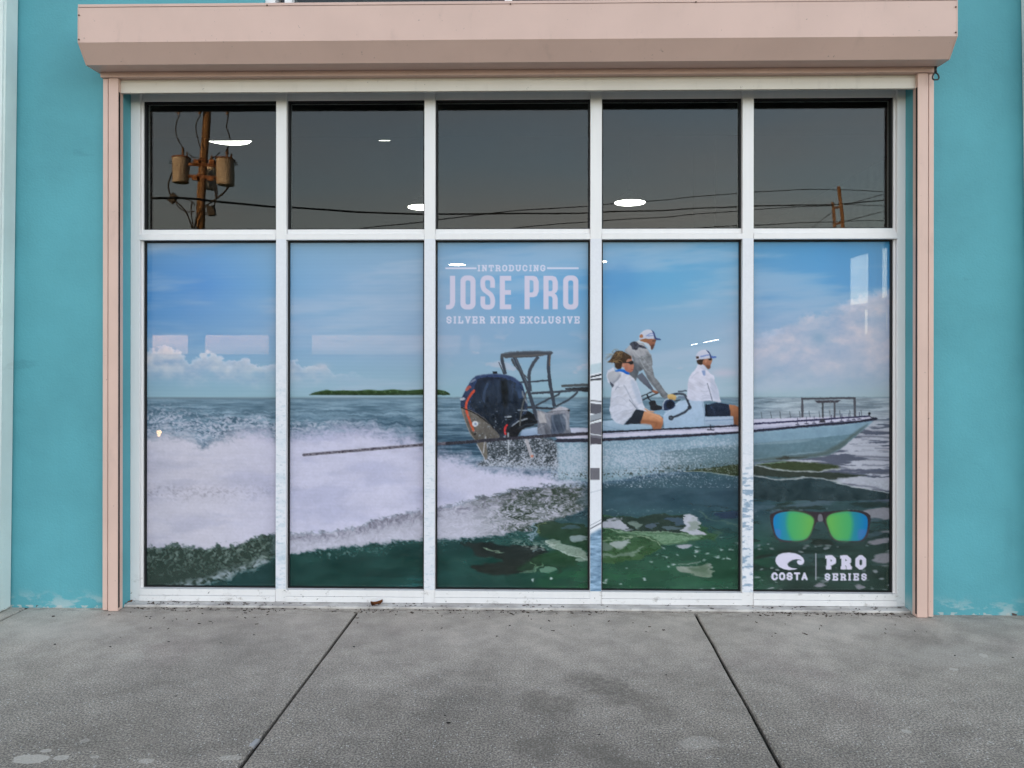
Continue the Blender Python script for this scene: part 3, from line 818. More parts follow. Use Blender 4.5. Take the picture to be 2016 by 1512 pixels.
    stroke('H', [(1100, 720), (1200, 710), (1330, 705)], 8, (36, 52, 56), 0.8)
    poly('H', [(1140, 745), (1200, 722), (1335, 715), (1335, 780), (1220, 780)], (46, 62, 82), soft=3)
    stroke('H', [(960, 720), (1020, 760), (1120, 800), (1335, 850)], 10, (90, 112, 100), 0.7)
    stroke('H', [(1040, 850), (1100, 880), (1335, 920)], 9, (44, 64, 56), 0.7)
    stroke('H', [(1090, 980), (1110, 930), (1190, 915)], 20, (92, 118, 92), 0.5, soft=4)
    stroke('H', [(810, 333), (930, 332), (1050, 338), (1130, 352), (1300, 378)], 8, (168, 178, 172), 0.9)
    poly('H', [(830, 330), (980, 300), (1150, 285), (1335, 262), (1335, 372), (1150, 350), (1000, 333)], (56, 66, 46), nz=10, soft=3)
    random.seed(4)
    for (px, py) in [(585, 1120), (745, 1130), (895, 1152), (1030, 1130), (1005, 1182), (512, 1200), (288, 1260), (448, 1362), (48, 1395), (75, 1375), (620, 1068), (945, 1105), (1165, 960), (1165, 1077), (1275, 1080), (1320, 1035), (1130, 1150), (1185, 1175), (1240, 1168), (720, 1222), (675, 1245), (1100, 1455), (1210, 1442), (980, 1460), (190, 1465), (220, 1410), (630, 1160), (945, 1062)]:
        disc('H', (px, py), random.uniform(10, 24), (188, 196, 198), 0.85, ry=random.uniform(5, 11), soft=1.6)
    for (px, py) in [(1278, 1098), (1510, 1075)]:
        disc('G', (px, py), 22, (196, 204, 204), 0.95, ry=13, soft=1.4)

def paint_right_water():
    # fifth pane: long ripples below the bow, foam islands near the bottom
    poly('D', [(250, 1040), (450, 1010), (600, 990), (800, 1005), (1000, 1015), (1200, 1050), (1250, 1080), (1050, 1100), (850, 1110), (600, 1095), (400, 1060)], (62, 72, 50), nz=10, soft=3)
    poly('D', [(250, 1060), (420, 1075), (700, 1110), (950, 1115), (1200, 1130), (1420, 1150), (1560, 1165), (1400, 1190), (1200, 1210), (900, 1185), (640, 1190), (400, 1170), (250, 1150)], (54, 62, 56), nz=10, soft=3)
    poly('D', [(250, 1170), (500, 1205), (800, 1200), (1050, 1205), (1300, 1255), (1500, 1310), (1700, 1345), (1850, 1365), (1850, 1440), (250, 1440)], (48, 66, 72), (46, 62, 66), nz=18, ns=12, soft=3)
    stroke('D', [(250, 1050), (400, 1075), (560, 1090), (750, 1112), (960, 1118), (1100, 1095), (1250, 1095)], 12, (188, 192, 196), 0.9)
    stroke('D', [(250, 1155), (400, 1185), (520, 1212), (700, 1205), (860, 1192), (1050, 1205), (1250, 1240), (1420, 1290), (1600, 1325), (1850, 1368)], 12, (182, 186, 190), 0.9)
    stroke('D', [(250, 1040), (420, 1020), (620, 1000)], 12, (128, 152, 140), 0.8)
    poly('D', [(1220, 1200), (1420, 1195), (1850, 1230), (1850, 1330), (1600, 1300), (1380, 1260)], (182, 184, 196), nz=16, ns=4, soft=4)
    for pts, w in [(((1380, 1260), (1560, 1285), (1760, 1320)), 22), (((1640, 1150), (1750, 1130), (1850, 1140)), 26), (((1240, 1070), (1420, 1095), (1640, 1130), (1850, 1130)), 30), (((1440, 710), (1640, 705), (1850, 722)), 26), (((1480, 660), (1660, 645), (1850, 660)), 24), (((1100, 960), (1400, 940), (1850, 955)), 30), (((1200, 980), (1500, 975), (1850, 985)), 22), (((1540, 1040), (1700, 1050), (1850, 1045)), 20), (((1420, 815), (1720, 822)), 10), (((1680, 845), (1850, 852)), 16), (((1520, 862), (1660, 872)), 10), (((1560, 590), (1770, 602)), 8), (((1780, 545), (1850, 545)), 10)]:
        stroke('D', pts, w * 0.8, (92, 95, 110), 0.62, soft=2.6)
    sl = area(1470, 1765, 985, 1172); x, y = XX[sl], YY[sl]
    n = fbm(x + y * 0.8, y, 70, 15, 4, 71)
    blend(sl, sstep(0.56, 0.72, n) * 0.6 * sstep(1180, 1010, y), (92, 108, 122))
    blend(sl, sstep(0.58, 0.70, fbm(x, y, 60, 10, 4, 72)) * 0.7, (38, 52, 48))
    for pts in ([(1540, 170), (1700, 140), (1900, 140), (1900, 290), (1740, 270), (1640, 260)], [(1590, 590), (1720, 545), (1890, 530), (1890, 570), (1740, 610)], [(1650, 830), (1740, 750), (1890, 735), (1895, 850), (1760, 855)], [(1440, 1160), (1520, 1150), (1560, 1170), (1500, 1210), (1450, 1195)], [(885, 1160), (960, 1135), (1030, 1150), (990, 1180), (920, 1185)], [(1750, 450), (1890, 470), (1890, 440)]):
        poly('E', pts, (150, 146, 156), nz=10, ns=6, soft=2.5, a=0.85)
    random.seed(9)
    for _ in range(52):
        px, py = random.uniform(90, 1890), random.choice([random.uniform(600, 720), random.uniform(900, 1230), random.uniform(1000, 1230)])
        r = random.uniform(10, 38)
        disc('E', (px, py), r, (158, 160, 166), random.uniform(0.5, 0.9), ry=r * random.uniform(0.3, 0.5), soft=1.5)
    for pts in ([(360, 720), (450, 690), (600, 690), (650, 715), (500, 725)], [(90, 790), (200, 750), (360, 745), (250, 790), (110, 820)], [(840, 590), (900, 550), (1100, 545), (1150, 600), (1050, 630), (880, 625)]):
        poly('E', pts, (38, 46, 42), soft=2, a=0.8)

def paint_boat():
    # ---- hull
    hull = [(1090, 868), (1157, 868), (1182, 866), (1311, 860), (1454, 851), (1482, 849), (1609, 838), (1693, 832), (1722, 825), (1712, 836), (1693, 852), (1674, 868), (1651, 887), (1634, 895), (1609, 900), (1575, 904), (1550, 906), (1482, 910), (1400, 918), (1300, 930), (1182, 950), (1100, 944)]
    poly('P', hull, (136, 164, 184), (118, 146, 160), nz=9, ns=12, cv=False)
    poly('P', [(1694, 850), (1684, 854), (1609, 862), (1482, 873), (1400, 879), (1300, 890), (1300, 932), (1482, 910), (1575, 904), (1634, 895), (1660, 880)], (108, 136, 150), (92, 114, 122), cv=False, nz=8, soft=1.4)
    sl = area(1095, 1720, 835, 950); x, y = XX[sl], YY[sl]
    mm = mask_poly(hull, 2, sl) * sstep(0.50, 0.74, fbm(x + 4 * y, y + 0.07 * x, 60, 5, 4, 86))
    blend(sl, mm * 0.30, (176, 194, 206))
    poly('D', [(1590, 560), (1520, 640), (1420, 720), (1300, 830), (1200, 890), (1050, 940), (650, 980), (400, 990), (250, 1000), (250, 985), (550, 940), (800, 925), (1050, 890), (1200, 820), (1330, 740), (1420, 670)], (84, 96, 94), soft=5, a=0.75)
    poly('D', [(520, 965), (660, 935), (690, 950), (900, 950), (700, 970), (560, 980)], (66, 70, 66), soft=2)
    # spray along the hull
    sl = area(1085, 1456, 858, 960); x, y = XX[sl], YY[sl]
    den = np.exp(-(((x - 1250) / 110) ** 2 + ((y - 905) / 34) ** 2)) * 0.9 + np.exp(-(((x - 1120) / 40) ** 2 + ((y - 915) / 40) ** 2)) + np.exp(-(((x - 1410) / 60) ** 2 + ((y - 873) / 9) ** 2)) * 0.6
    sp = sstep(0.78, 0.42, fbm(x, y, 2.2, 1.9, 3, 81) + (1 - np.clip(den, 0, 1)) * 0.34)
    below = sstep(1.0, 4.0, y - ui(x, [(1090, 868), (1182, 867), (1311, 861), (1454, 852)]))
    blend(sl, sp * below * 0.72, (196, 202, 216))
    blend(sl, np.clip(den, 0, 1) * below * 0.25, (176, 188, 206))
    dk = sstep(0.58, 0.66, fbm(x, y, 3, 2.4, 3, 83)) * np.exp(-((y - ui(x, [(1182, 936), (1300, 926), (1454, 912)])) / 7) ** 2)
    blend(sl, dk * 0.8, (52, 60, 52))
    # ---- deck, far rail, casting platform on the bow
    poly('D', [(250, 508), (830, 486), (1450, 470), (1610, 470), (1690, 500), (1600, 524), (1000, 570), (250, 642), (-200, 668), (-200, 560)], (206, 202, 222), (190, 188, 210), cv=False)
    stroke('D', [(-10, 582), (250, 562), (1000, 512), (1400, 484), (1600, 470)], 20, (48, 48, 78), cv=False)
    stroke('D', [(250, 615), (700, 575)], 8, (160, 160, 188), cv=False)
    for px in (355, 465, 572, 685, 800, 912, 1030, 1150, 1270, 1385, 1520):
        stroke('D', [(px - 6, 425 - (px - 355) * 0.02), (px + 4, 496 - (px - 355) * 0.018)], 8, (70, 78, 86), cv=False, a=0.9)
    stroke('D', [(250, 470), (700, 450), (1200, 425), (1620, 400)], 4, (96, 108, 116), cv=False, a=0.8)
    stroke('D', [(250, 440), (700, 424)], 4, (120, 132, 140), cv=False, a=0.6)
    for px, py in ((770, 530), (876, 520), (965, 515), (1170, 500), (1288, 492), (1370, 480), (1432, 474), (1495, 466)):
        stroke('D', [(px, py - 40), (px, py + 36)], 7, (62, 64, 84), cv=False)
        stroke('D', [(px - 18, py + 38), (px + 18, py + 38)], 10, (62, 64, 84), cv=False)
    PC = (84, 84, 92)
    stroke('D', [(826, 265), (830, 486)], 27, PC, butt=True); stroke('D', [(1438, 258), (1442, 476)], 27, PC, butt=True)
    stroke('D', [(812, 268), (1452, 260)], 22, (76, 76, 84), butt=True)
    poly('D', [(970, 286), (1276, 284), (1238, 312), (1000, 317)], (72, 70, 78), cv=False)
    stroke('D', [(1065, 315), (1066, 490)], 22, (72, 74, 80), butt=True); stroke('D', [(1203, 285), (1205, 486)], 22, PC, butt=True)
    stroke('D', [(1152, 300), (1152, 470)], 6, (140, 144, 150))
    poly('D', [(1018, 546), (1102, 546), (1082, 500), (1048, 500)], (64, 64, 74), cv=False)
    stroke('D', [(1600, 440), (1625, 480), (1700, 500)], 14, (58, 60, 66)); disc('D', (1610, 440), 16, (50, 52, 58))
    # rub rail and gunwale
    stroke('P', [(1095, 868.5), (1157, 868), (1182, 866), (1311, 860), (1454, 851), (1482, 848.5), (1609, 837), (1693, 830), (1724, 824.5)], 5.2, (50, 52, 68), cv=False, nz=10)
    stroke('C', [(-290, 1282), (180, 1277), (900, 1240), (1700, 1203)], 52, (204, 200, 220), cv=False)
    stroke('C', [(180, 1260), (900, 1225), (1700, 1190)], 6, (150, 150, 176), cv=False)
    stroke('C', [(-290, 1322), (180, 1326), (900, 1288), (1700, 1240)], 26, (48, 50, 64), cv=False, nz=14)
    # ---- helm, seats, console
    poly('C', [(180, 1120), (300, 1108), (430, 1150), (740, 1142), (748, 1196), (400, 1222), (180, 1215)], (172, 192, 212), (140, 164, 186), cv=False, nz=4)
    stroke('C', [(180, 1160), (280, 1180), (400, 1218)], 8, (120, 146, 168), a=0.8)
    poly('C', [(740, 1000), (860, 985), (960, 975), (1050, 890), (1160, 878), (1310, 880), (1332, 1000), (1345, 1166), (880, 1196), (872, 1060)], (176, 194, 218), (160, 182, 206), cv=False, nz=4)
    poly('C', [(740, 1000), (860, 985), (900, 1010), (870, 1050), (800, 1030)], (128, 158, 182), cv=False)
    stroke('C', [(885, 1050), (960, 985), (1050, 905)], 5, (210, 220, 232))
    stroke('C', [(1298, 884), (1318, 1000), (1332, 1160)], 7, (140, 158, 184))
    poly('C', [(1335, 1072), (1640, 1060), (1652, 1152), (1342, 1166)], (176, 190, 212), (150, 168, 192), cv=False)
    stroke('C', [(1340, 1112), (1640, 1098)], 8, (120, 142, 172))
    poly('C', [(712, 905), (782, 884), (800, 930), (862, 958), (850, 990), (740, 994), (726, 940)], (40, 42, 48), nz=8)
    poly('C', [(862, 990), (864, 920), (890, 882), (930, 868), (972, 880), (1004, 922), (1000, 960), (940, 992)], (44, 56, 82), nz=6)
    stroke('C', [(872, 985), (872, 925), (894, 886), (930, 869)], 11, (190, 202, 218))
    poly('C', [(905, 960), (912, 910), (945, 890), (985, 910), (990, 945), (950, 975)], (28, 34, 48))
    stroke('C', [(618, 846), (768, 786)], 13, (44, 46, 52), cv=False); stroke('C', [(642, 886), (822, 800)], 14, (40, 42, 48), cv=False)
    stroke('C', [(622, 846), (642, 886)], 12, (44, 46, 52), cv=False); stroke('C', [(690, 820), (716, 872), (760, 900)], 14, (40, 42, 48))
    stroke('C', [(1040, 786), (1126, 782)], 15, (70, 78, 92), cv=False); stroke('C', [(1045, 850), (1135, 848)], 24, (112, 126, 148), cv=False)
    stroke('C', [(1000, 890), (1060, 880)], 12, (60, 66, 76))
    stroke('C', [(968, 822), (1030, 812), (1092, 816), (1128, 850), (1146, 905), (1160, 960), (1100, 1022), (962, 1080)], 25, (58, 64, 76))
    stroke('C', [(1030, 808), (1092, 812), (1126, 850)], 6, (110, 118, 130), a=0.7)
    disc('C', (958, 1080), 28, (52, 58, 70)); disc('C', (958, 1080), 14, (80, 88, 102)); disc('C', (1162, 966), 24, (54, 60, 72))
    stroke('C', [(1395, 1160), (1398, 1205)], 14, (50, 52, 62)); stroke('C', [(1360, 1212), (1432, 1212)], 12, (50, 52, 62))
    stroke('C', [(180, 1238), (900, 1204), (1700, 1166)], 20, (40, 42, 56), cv=False)

def paint_crew():
        # ---- angler at the helm (grey jacket, white cap)
    poly('C', [(575, 620), (640, 578), (700, 660), (770, 770), (742, 784), (680, 724), (615, 672)], (104, 108, 122), (84, 88, 102), cv=False, nz=8)
    poly('C', [(752, 770), (812, 784), (818, 800), (772, 806)], (150, 96, 74))
    poly('C', [(600, 224), (520, 258), (445, 340), (500, 385), (545, 440), (548, 560), (500, 600), (566, 670), (600, 570), (650, 545), (720, 600), (765, 600), (752, 500), (744, 395), (700, 322), (655, 258)], (150, 150, 156), (104, 108, 116), nz=12, ns=7, cv=False)
    poly('C', [(596, 228), (520, 260), (448, 342), (520, 392), (600, 420), (690, 372), (735, 380), (690, 310)], (176, 174, 180), (150, 150, 156), nz=8, ns=8, cv=False)
    poly('C', [(500, 540), (560, 470), (640, 540), (600, 575), (566, 668), (505, 605)], (92, 96, 104), nz=8, soft=3)
    poly('C', [(608, 420), (680, 384), (745, 408), (752, 510), (778, 622), (832, 692), (882, 770), (926, 832), (905, 862), (860, 852), (800, 772), (728, 690), (680, 604), (648, 520)], (132, 134, 140), (112, 114, 120), nz=12, ns=6)
    folds('C', [(600, 224), (520, 258), (445, 340), (500, 385), (545, 440), (548, 560), (500, 600), (566, 670), (600, 570), (650, 545), (720, 600), (765, 600), (752, 500), (744, 395), (700, 322), (655, 258)], 20, 22, 9, 60, 401)
    folds('C', [(608, 420), (680, 384), (745, 408), (752, 510), (778, 622), (832, 692), (882, 770), (926, 832), (905, 862), (860, 852), (800, 772), (728, 690), (680, 604), (648, 520)], 22, 16, 8, -20, 403)
    stroke('C', [(612, 432), (650, 500), (690, 560), (750, 590)], 6, (176, 178, 182), a=0.8)
    stroke('C', [(640, 408), (680, 460), (720, 520)], 8, (168, 168, 172), a=0.6)
    stroke('C', [(690, 590), (760, 700), (850, 820)], 14, (92, 96, 104), a=0.6, soft=2)
    stroke('C', [(720, 590), (790, 690), (870, 790)], 8, (158, 158, 160), a=0.6, soft=2)
    stroke('C', [(540, 400), (560, 470), (552, 560)], 10, (90, 94, 102), a=0.6, soft=2)
    stroke('C', [(545, 330), (590, 380), (620, 410)], 5, (200, 200, 204), a=0.7)
    poly('C', [(500, 262), (545, 236), (580, 246), (612, 272), (668, 292), (690, 318), (650, 312), (606, 300), (578, 330), (530, 318), (522, 290)], (58, 62, 76), nz=26, ns=3)
    poly('C', [(590, 226), (640, 228), (704, 252), (740, 304), (740, 330), (716, 328), (690, 290), (650, 258), (600, 248)], (196, 206, 216), (178, 190, 204))
    poly('C', [(618, 214), (700, 206), (786, 208), (790, 236), (780, 256), (776, 282), (762, 300), (756, 322), (738, 326), (736, 300), (714, 268), (690, 250), (640, 236)], (158, 102, 80), (122, 78, 64), nz=12, ns=3)
    poly('C', [(614, 214), (690, 208), (700, 232), (668, 246), (632, 232)], (150, 98, 66), nz=10, ns=2)
    poly('C', [(736, 285), (772, 268), (766, 300), (757, 324), (738, 326)], (92, 62, 56))
    stroke('C', [(755, 228), (790, 226)], 9, (56, 46, 46))
    poly('C', [(606, 192), (612, 162), (640, 130), (682, 110), (728, 108), (764, 126), (786, 168), (792, 206), (700, 205), (650, 207), (610, 216)], (206, 206, 220), (188, 192, 212))
    poly('C', [(738, 110), (766, 126), (786, 168), (793, 206), (774, 206), (764, 160), (750, 126)], (50, 66, 112))
    poly('C', [(782, 192), (842, 208), (846, 219), (800, 220), (782, 208)], (48, 68, 118), cv=False)
    poly('C', [(610, 190), (618, 164), (640, 158), (650, 184), (640, 194)], (166, 108, 78))
    stroke('C', [(686, 178), (730, 150), (762, 152), (756, 172), (700, 176)], 8, (92, 118, 182), a=0.8)
    poly('C', [(918, 830), (960, 814), (1008, 834), (1016, 860), (1000, 882), (970, 876), (928, 866)], (214, 184, 126), (186, 146, 92), nz=12, ns=2)
    # ---- passenger on the cooler seat
    poly('C', [(335, 560), (400, 562), (505, 605), (548, 640), (572, 682), (620, 800), (642, 900), (672, 968), (726, 1000), (700, 1014), (640, 1002), (575, 980), (520, 1060), (430, 1156), (350, 1135), (300, 1080), (280, 990), (290, 880), (302, 780), (312, 724), (262, 684), (246, 604), (262, 558), (325, 520)], (212, 210, 222), (196, 198, 214), nz=8, ns=9, cv=False)
    folds('C', [(335, 560), (400, 562), (505, 605), (548, 640), (572, 682), (620, 800), (642, 900), (672, 968), (640, 1002), (575, 980), (520, 1060), (430, 1156), (350, 1135), (300, 1080), (280, 990), (290, 880), (302, 780), (312, 724), (262, 684), (246, 604)], 17, 30, 9, 150, 405)
    poly('C', [(258, 600), (330, 560), (410, 590), (392, 640), (330, 690), (285, 690)], (190, 188, 194), (168, 170, 182), nz=8)
    stroke('C', [(395, 610), (370, 650), (330, 690), (310, 735)], 16, (120, 124, 138), a=0.6, soft=3)
    poly('C', [(280, 680), (300, 690), (330, 715), (310, 745), (292, 712)], (84, 88, 104), nz=14)
    stroke('C', [(440, 720), (480, 790), (530, 890), (590, 980)], 10, (146, 152, 172), a=0.8, soft=2)
    stroke('C', [(500, 880), (545, 935), (578, 980)], 7, (92, 98, 114), a=0.8)
    poly('C', [(520, 660), (566, 690), (610, 790), (640, 900), (600, 920), (560, 830), (530, 740)], (172, 184, 206), soft=5, a=0.7)
    for pts in (((320, 860), (400, 845), (470, 900)), ((300, 960), (380, 930), (480, 960)), ((330, 1060), (420, 1010), (540, 990)), ((360, 1110), (440, 1050), (530, 1020)), ((600, 920), (640, 910), (660, 940)), ((350, 745), (385, 715), (380, 690))):
        stroke('C', pts, 8, (166, 170, 190), a=0.7, soft=2)
    stroke('C', [(345, 770), (365, 740), (390, 745)], 8, (110, 116, 136), a=0.7)
    poly('C', [(570, 986), (668, 1004), (644, 1080), (626, 1142), (440, 1156), (520, 1062)], (46, 52, 62), (40, 44, 54), cv=False, nz=8)
    poly('C', [(664, 1004), (740, 1020), (832, 1048), (874, 1092), (868, 1144), (842, 1200), (760, 1202), (742, 1160), (730, 1146), (626, 1141), (642, 1072)], (206, 146, 110), (176, 116, 84), nz=8, ns=6, cv=False)
    stroke('C', [(640, 1110), (740, 1122), (800, 1140), (770, 1196)], 20, (140, 90, 66), a=0.6, soft=3)
    stroke('C', [(700, 1020), (790, 1046), (846, 1080)], 14, (222, 170, 136), a=0.7, soft=3)
    poly('C', [(640, 1100), (740, 1110), (830, 1120), (860, 1150), (842, 1200), (760, 1202), (742, 1160), (626, 1141)], (138, 88, 64), soft=6, a=0.55)
    stroke('C', [(742, 1060), (800, 1080), (840, 1110)], 20, (214, 162, 128), a=0.5, soft=4)
    poly('C', [(660, 968), (720, 1000), (770, 1004), (766, 1016), (700, 1012)], (206, 156, 128))
    poly('C', [(340, 562), (382, 540), (432, 545), (474, 556), (498, 586), (494, 602), (450, 592), (408, 570), (362, 568)], (36, 116, 206), (24, 88, 180), nz=12, ns=3)
    poly('C', [(468, 420), (512, 394), (532, 440), (547, 490), (546, 530), (530, 566), (500, 576), (460, 560), (438, 530), (414, 510), (414, 480), (455, 468)], (190, 134, 112), (170, 108, 92), nz=10, ns=4)
    poly('C', [(262, 466), (292, 430), (318, 388), (352, 346), (422, 344), (482, 374), (514, 402), (520, 432), (480, 432), (452, 470), (420, 482), (412, 530), (380, 542), (345, 522), (335, 482), (300, 470)], (76, 58, 46), (60, 46, 38), nz=22, ns=3)
    random.seed(3)
    for k in range(26):
        y0 = random.uniform(340, 480); L = random.uniform(50, 130); x0 = random.uniform(320, 440)
        stroke('C', [(x0, y0), (x0 - L * 0.5, y0 + random.uniform(-22, 14)), (x0 - L, y0 + random.uniform(-30, 40))], random.uniform(3, 6), random.choice([(150, 118, 78), (104, 80, 58), (70, 54, 44), (176, 144, 96)]), a=0.8)
    poly('C', [(430, 464), (480, 460), (540, 452), (544, 484), (514, 492), (486, 476), (434, 476)], (38, 36, 40))
    disc('C', (428, 500), 13, (192, 136, 114)); disc('C', (438, 524), 4, (226, 222, 224))
    stroke('C', [(520, 548), (540, 545)], 6, (140, 70, 70))
    # ---- angler seated before the console
    poly('C', [(1600, 930), (1660, 942), (1705, 962), (1705, 1165), (1650, 1152), (1645, 1062), (1608, 1060)], (188, 124, 90), (120, 78, 58), nz=10, ns=5, cv=False)
    poly('C', [(1338, 940), (1460, 908), (1592, 930), (1612, 1000), (1612, 1060), (1330, 1066), (1330, 1000)], (42, 52, 72), (30, 38, 54), cv=False, nz=12, ns=6)
    stroke('C', [(1390, 950), (1430, 1000), (1440, 1050)], 10, (64, 78, 104), a=0.7, soft=2)
    stroke('C', [(1345, 930), (1350, 1000), (1352, 1060)], 14, (24, 28, 36), a=0.8)
    poly('C', [(1250, 500), (1292, 480), (1332, 520), (1372, 570), (1432, 620), (1442, 680), (1472, 760), (1500, 870), (1502, 906), (1410, 892), (1330, 892), (1150, 880), (1140, 780), (1150, 660), (1180, 600), (1228, 540)], (212, 208, 224), (198, 198, 216), nz=8, ns=9)
    folds('C', [(1250, 500), (1292, 480), (1332, 520), (1372, 570), (1432, 620), (1442, 680), (1472, 760), (1500, 870), (1410, 892), (1330, 892), (1150, 880), (1140, 780), (1150, 660), (1180, 600), (1228, 540)], 17, 30, 9, 25, 407)
    stroke('C', [(1360, 700), (1385, 790), (1412, 890)], 9, (84, 92, 112), a=0.85)
    poly('C', [(1395, 640), (1440, 680), (1468, 770), (1490, 860), (1430, 860), (1400, 760)], (186, 190, 210), soft=4, a=0.8)
    for pts in (((1270, 690), (1320, 720), (1360, 710)), ((1290, 780), (1340, 790), (1370, 780)), ((1300, 840), (1350, 830), (1390, 840)), ((1190, 640), (1220, 600), (1260, 580)), ((1400, 690), (1440, 720), (1455, 760)), ((1390, 740), (1440, 800)), ((1310, 870), (1360, 850), (1400, 870))):
        stroke('C', pts, 8, (164, 168, 190), a=0.75, soft=2)
    poly('C', [(1298, 562), (1332, 556), (1340, 600), (1318, 614)], (138, 156, 196), soft=2)
    poly('C', [(1255, 500), (1290, 476), (1318, 505), (1350, 548), (1310, 545), (1275, 520)], (218, 216, 230), (188, 190, 210))
    poly('C', [(1242, 442), (1332, 428), (1326, 470), (1306, 492), (1262, 490)], (56, 46, 42), nz=10, ns=2)
    poly('C', [(1325, 430), (1402, 415), (1409, 460), (1396, 490), (1390, 530), (1366, 541), (1332, 505), (1308, 482)], (176, 122, 96), (138, 90, 72), nz=10, ns=3)
    poly('C', [(1345, 500), (1385, 500), (1388, 530), (1366, 541)], (96, 68, 60), soft=3, a=0.8)
    disc('C', (1342, 456), 12, (190, 134, 108), ry=16)
    poly('C', [(1362, 424), (1405, 420), (1406, 446), (1380, 444)], (44, 38, 40), cv=False)
    poly('C', [(1230, 436), (1232, 400), (1262, 350), (1312, 330), (1362, 334), (1392, 370), (1406, 412), (1350, 424), (1242, 442)], (208, 206, 222), (192, 194, 214))
    poly('C', [(1345, 332), (1380, 354), (1409, 406), (1392, 416), (1376, 372)], (46, 60, 106))
    poly('C', [(1400, 394), (1455, 400), (1457, 418), (1410, 420)], (82, 108, 176), cv=False)
    poly('C', [(1232, 424), (1240, 400), (1262, 404), (1262, 426)], (70, 54, 48))
    stroke('C', [(1285, 406), (1372, 384)], 14, (104, 128, 190), a=0.8)

def paint_engine():
    # spray-shot black below the engine, behind everything
    sl = area(935, 1102, 858, 932); x, y = XX[sl], YY[sl]
    m = mask_poly(curve(PT('B', [(420, 1090), (700, 1060), (1000, 1080), (1150, 1130), (1175, 1300), (1170, 1440), (950, 1450), (640, 1410), (330, 1390), (400, 1300)]), True), 6, sl)
    sp = np.clip(sstep(0.34, 0.80, fbm(x + 0.4 * y, y, 2.2, 1.7, 3, 91) + sstep(885, 928, y) * 0.20 + (fbm(x, y, 16, 12, 3, 92) - 0.5) * 0.35), 0, 1)[..., None]
    blend(sl, m * sstep(934, 912, y), col((58, 66, 72)) * (1 - sp) + col((184, 188, 202)) * sp)
    # transom, bracket, rigging
    poly('B', [(800, 1010), (960, 975), (1320, 1000), (1340, 1050), (900, 1085), (780, 1070)], (176, 192, 216), (130, 150, 180), cv=False)
    poly('B', [(1310, 985), (1500, 985), (1500, 1050), (1330, 1050)], (190, 192, 212), cv=False)
    poly('B', [(760, 780), (850, 800), (945, 860), (965, 930), (880, 970), (800, 1000), (740, 1080), (640, 1090), (640, 950)], (28, 32, 38), nz=14, ns=3)
    for k, pts in enumerate([((700, 960), (780, 900), (860, 880), (940, 910)), ((760, 990), (840, 950), (950, 940)), ((690, 965), (760, 915), (850, 890)), ((800, 1000), (880, 970), (955, 965))]):
        stroke('B', pts, 12, [(56, 60, 68), (70, 76, 84), (190, 196, 206), (52, 56, 62)][k], a=0.8)
    # cowling
    cowl = [(145, 700), (168, 640), (208, 560), (250, 490), (300, 440), (400, 415), (540, 412), (640, 424), (720, 455), (780, 500), (812, 560), (834, 630), (850, 700), (860, 760), (850, 820), (800, 860), (740, 920), (690, 960), (640, 1010), (610, 1070), (540, 1110), (420, 1112), (300, 1112), (240, 1010), (190, 900), (152, 790)]
    poly('B', cowl, (52, 68, 104), (40, 46, 56), nz=8, ns=12)
    poly('B', [(150, 770), (260, 800), (380, 870), (470, 960), (560, 1080), (420, 1112), (300, 1112), (240, 1010), (190, 900)], (112, 104, 98), (88, 84, 80), nz=16, ns=6)
    poly('B', [(250, 740), (300, 590), (380, 490), (520, 475), (680, 480), (770, 540), (820, 640), (830, 760), (790, 850), (700, 930), (600, 1040), (520, 1020), (420, 900), (300, 800)], (44, 56, 76), (26, 32, 40), nz=12, ns=14, soft=2)
    poly('B', [(570, 490), (640, 480), (650, 720), (600, 760), (580, 600)], (30, 36, 44), soft=4)
    poly('B', [(735, 520), (790, 560), (815, 650), (760, 660)], (60, 80, 110), soft=5, a=0.8)
    poly('B', [(330, 470), (470, 450), (600, 450), (600, 475), (440, 485), (350, 560), (290, 650), (275, 640)], (34, 42, 58), soft=3)
    stroke('B', [(300, 440), (400, 418), (540, 414), (640, 426), (730, 462), (800, 520)], 10, (96, 112, 142), a=0.8)
    stroke('B', [(286, 588), (236, 656), (206, 728), (206, 792), (240, 900), (282, 1012)], 24, (214, 82, 58), a=0.95)
    stroke('B', [(240, 900), (282, 1012)], 22, (182, 100, 74), a=0.7)
    stroke('B', [(150, 770), (262, 812), (370, 878), (440, 940)], 10, (28, 30, 34))
    stroke('B', [(160, 790), (200, 930), (260, 1060), (300, 1110)], 10, (150, 140, 132), a=0.8)
    stroke('B', [(150, 680), (180, 676)], 26, (206, 206, 214), a=0.8)
    stroke('B', [(208, 580), (240, 550)], 30, (196, 92, 76), a=0.8); stroke('B', [(255, 500), (300, 470)], 16, (196, 200, 214), a=0.5)
    disc('B', (300, 942), 32, (214, 214, 222)); disc('B', (304, 944), 14, (128, 146, 182), a=0.8)
    disc('B', (298, 1054), 10, (40, 40, 44)); disc('B', (620, 870), 9, (170, 176, 184), a=0.7)
    poly('B', [(486, 384), (534, 384), (536, 412), (488, 412)], (40, 46, 56), cv=False)
    stroke('B', [(636, 955), (615, 1000), (622, 1050)], 22, (196, 52, 52))
    stroke('B', [(640, 870), (680, 865)], 14, (176, 182, 190)); stroke('B', [(760, 795), (850, 800)], 14, (150, 160, 172), a=0.8)
    stroke('B', [(800, 600), (820, 660), (850, 720)], 16, (140, 146, 152), a=0.8)
    sl = area(905, 1045, 745, 870); x, y = XX[sl], YY[sl]
    sp = sstep(0.74, 0.80, fbm(x, y, 2.6, 2.6, 2, 95)) * mask_poly(PT('B', cowl), 2, sl) * sstep(760, 860, y)
    blend(sl, sp * 0.8, (150, 158, 166))
    folds('B', cowl, 12, 18, 8, 70, 411, (0.9, 1.0, 1.2))
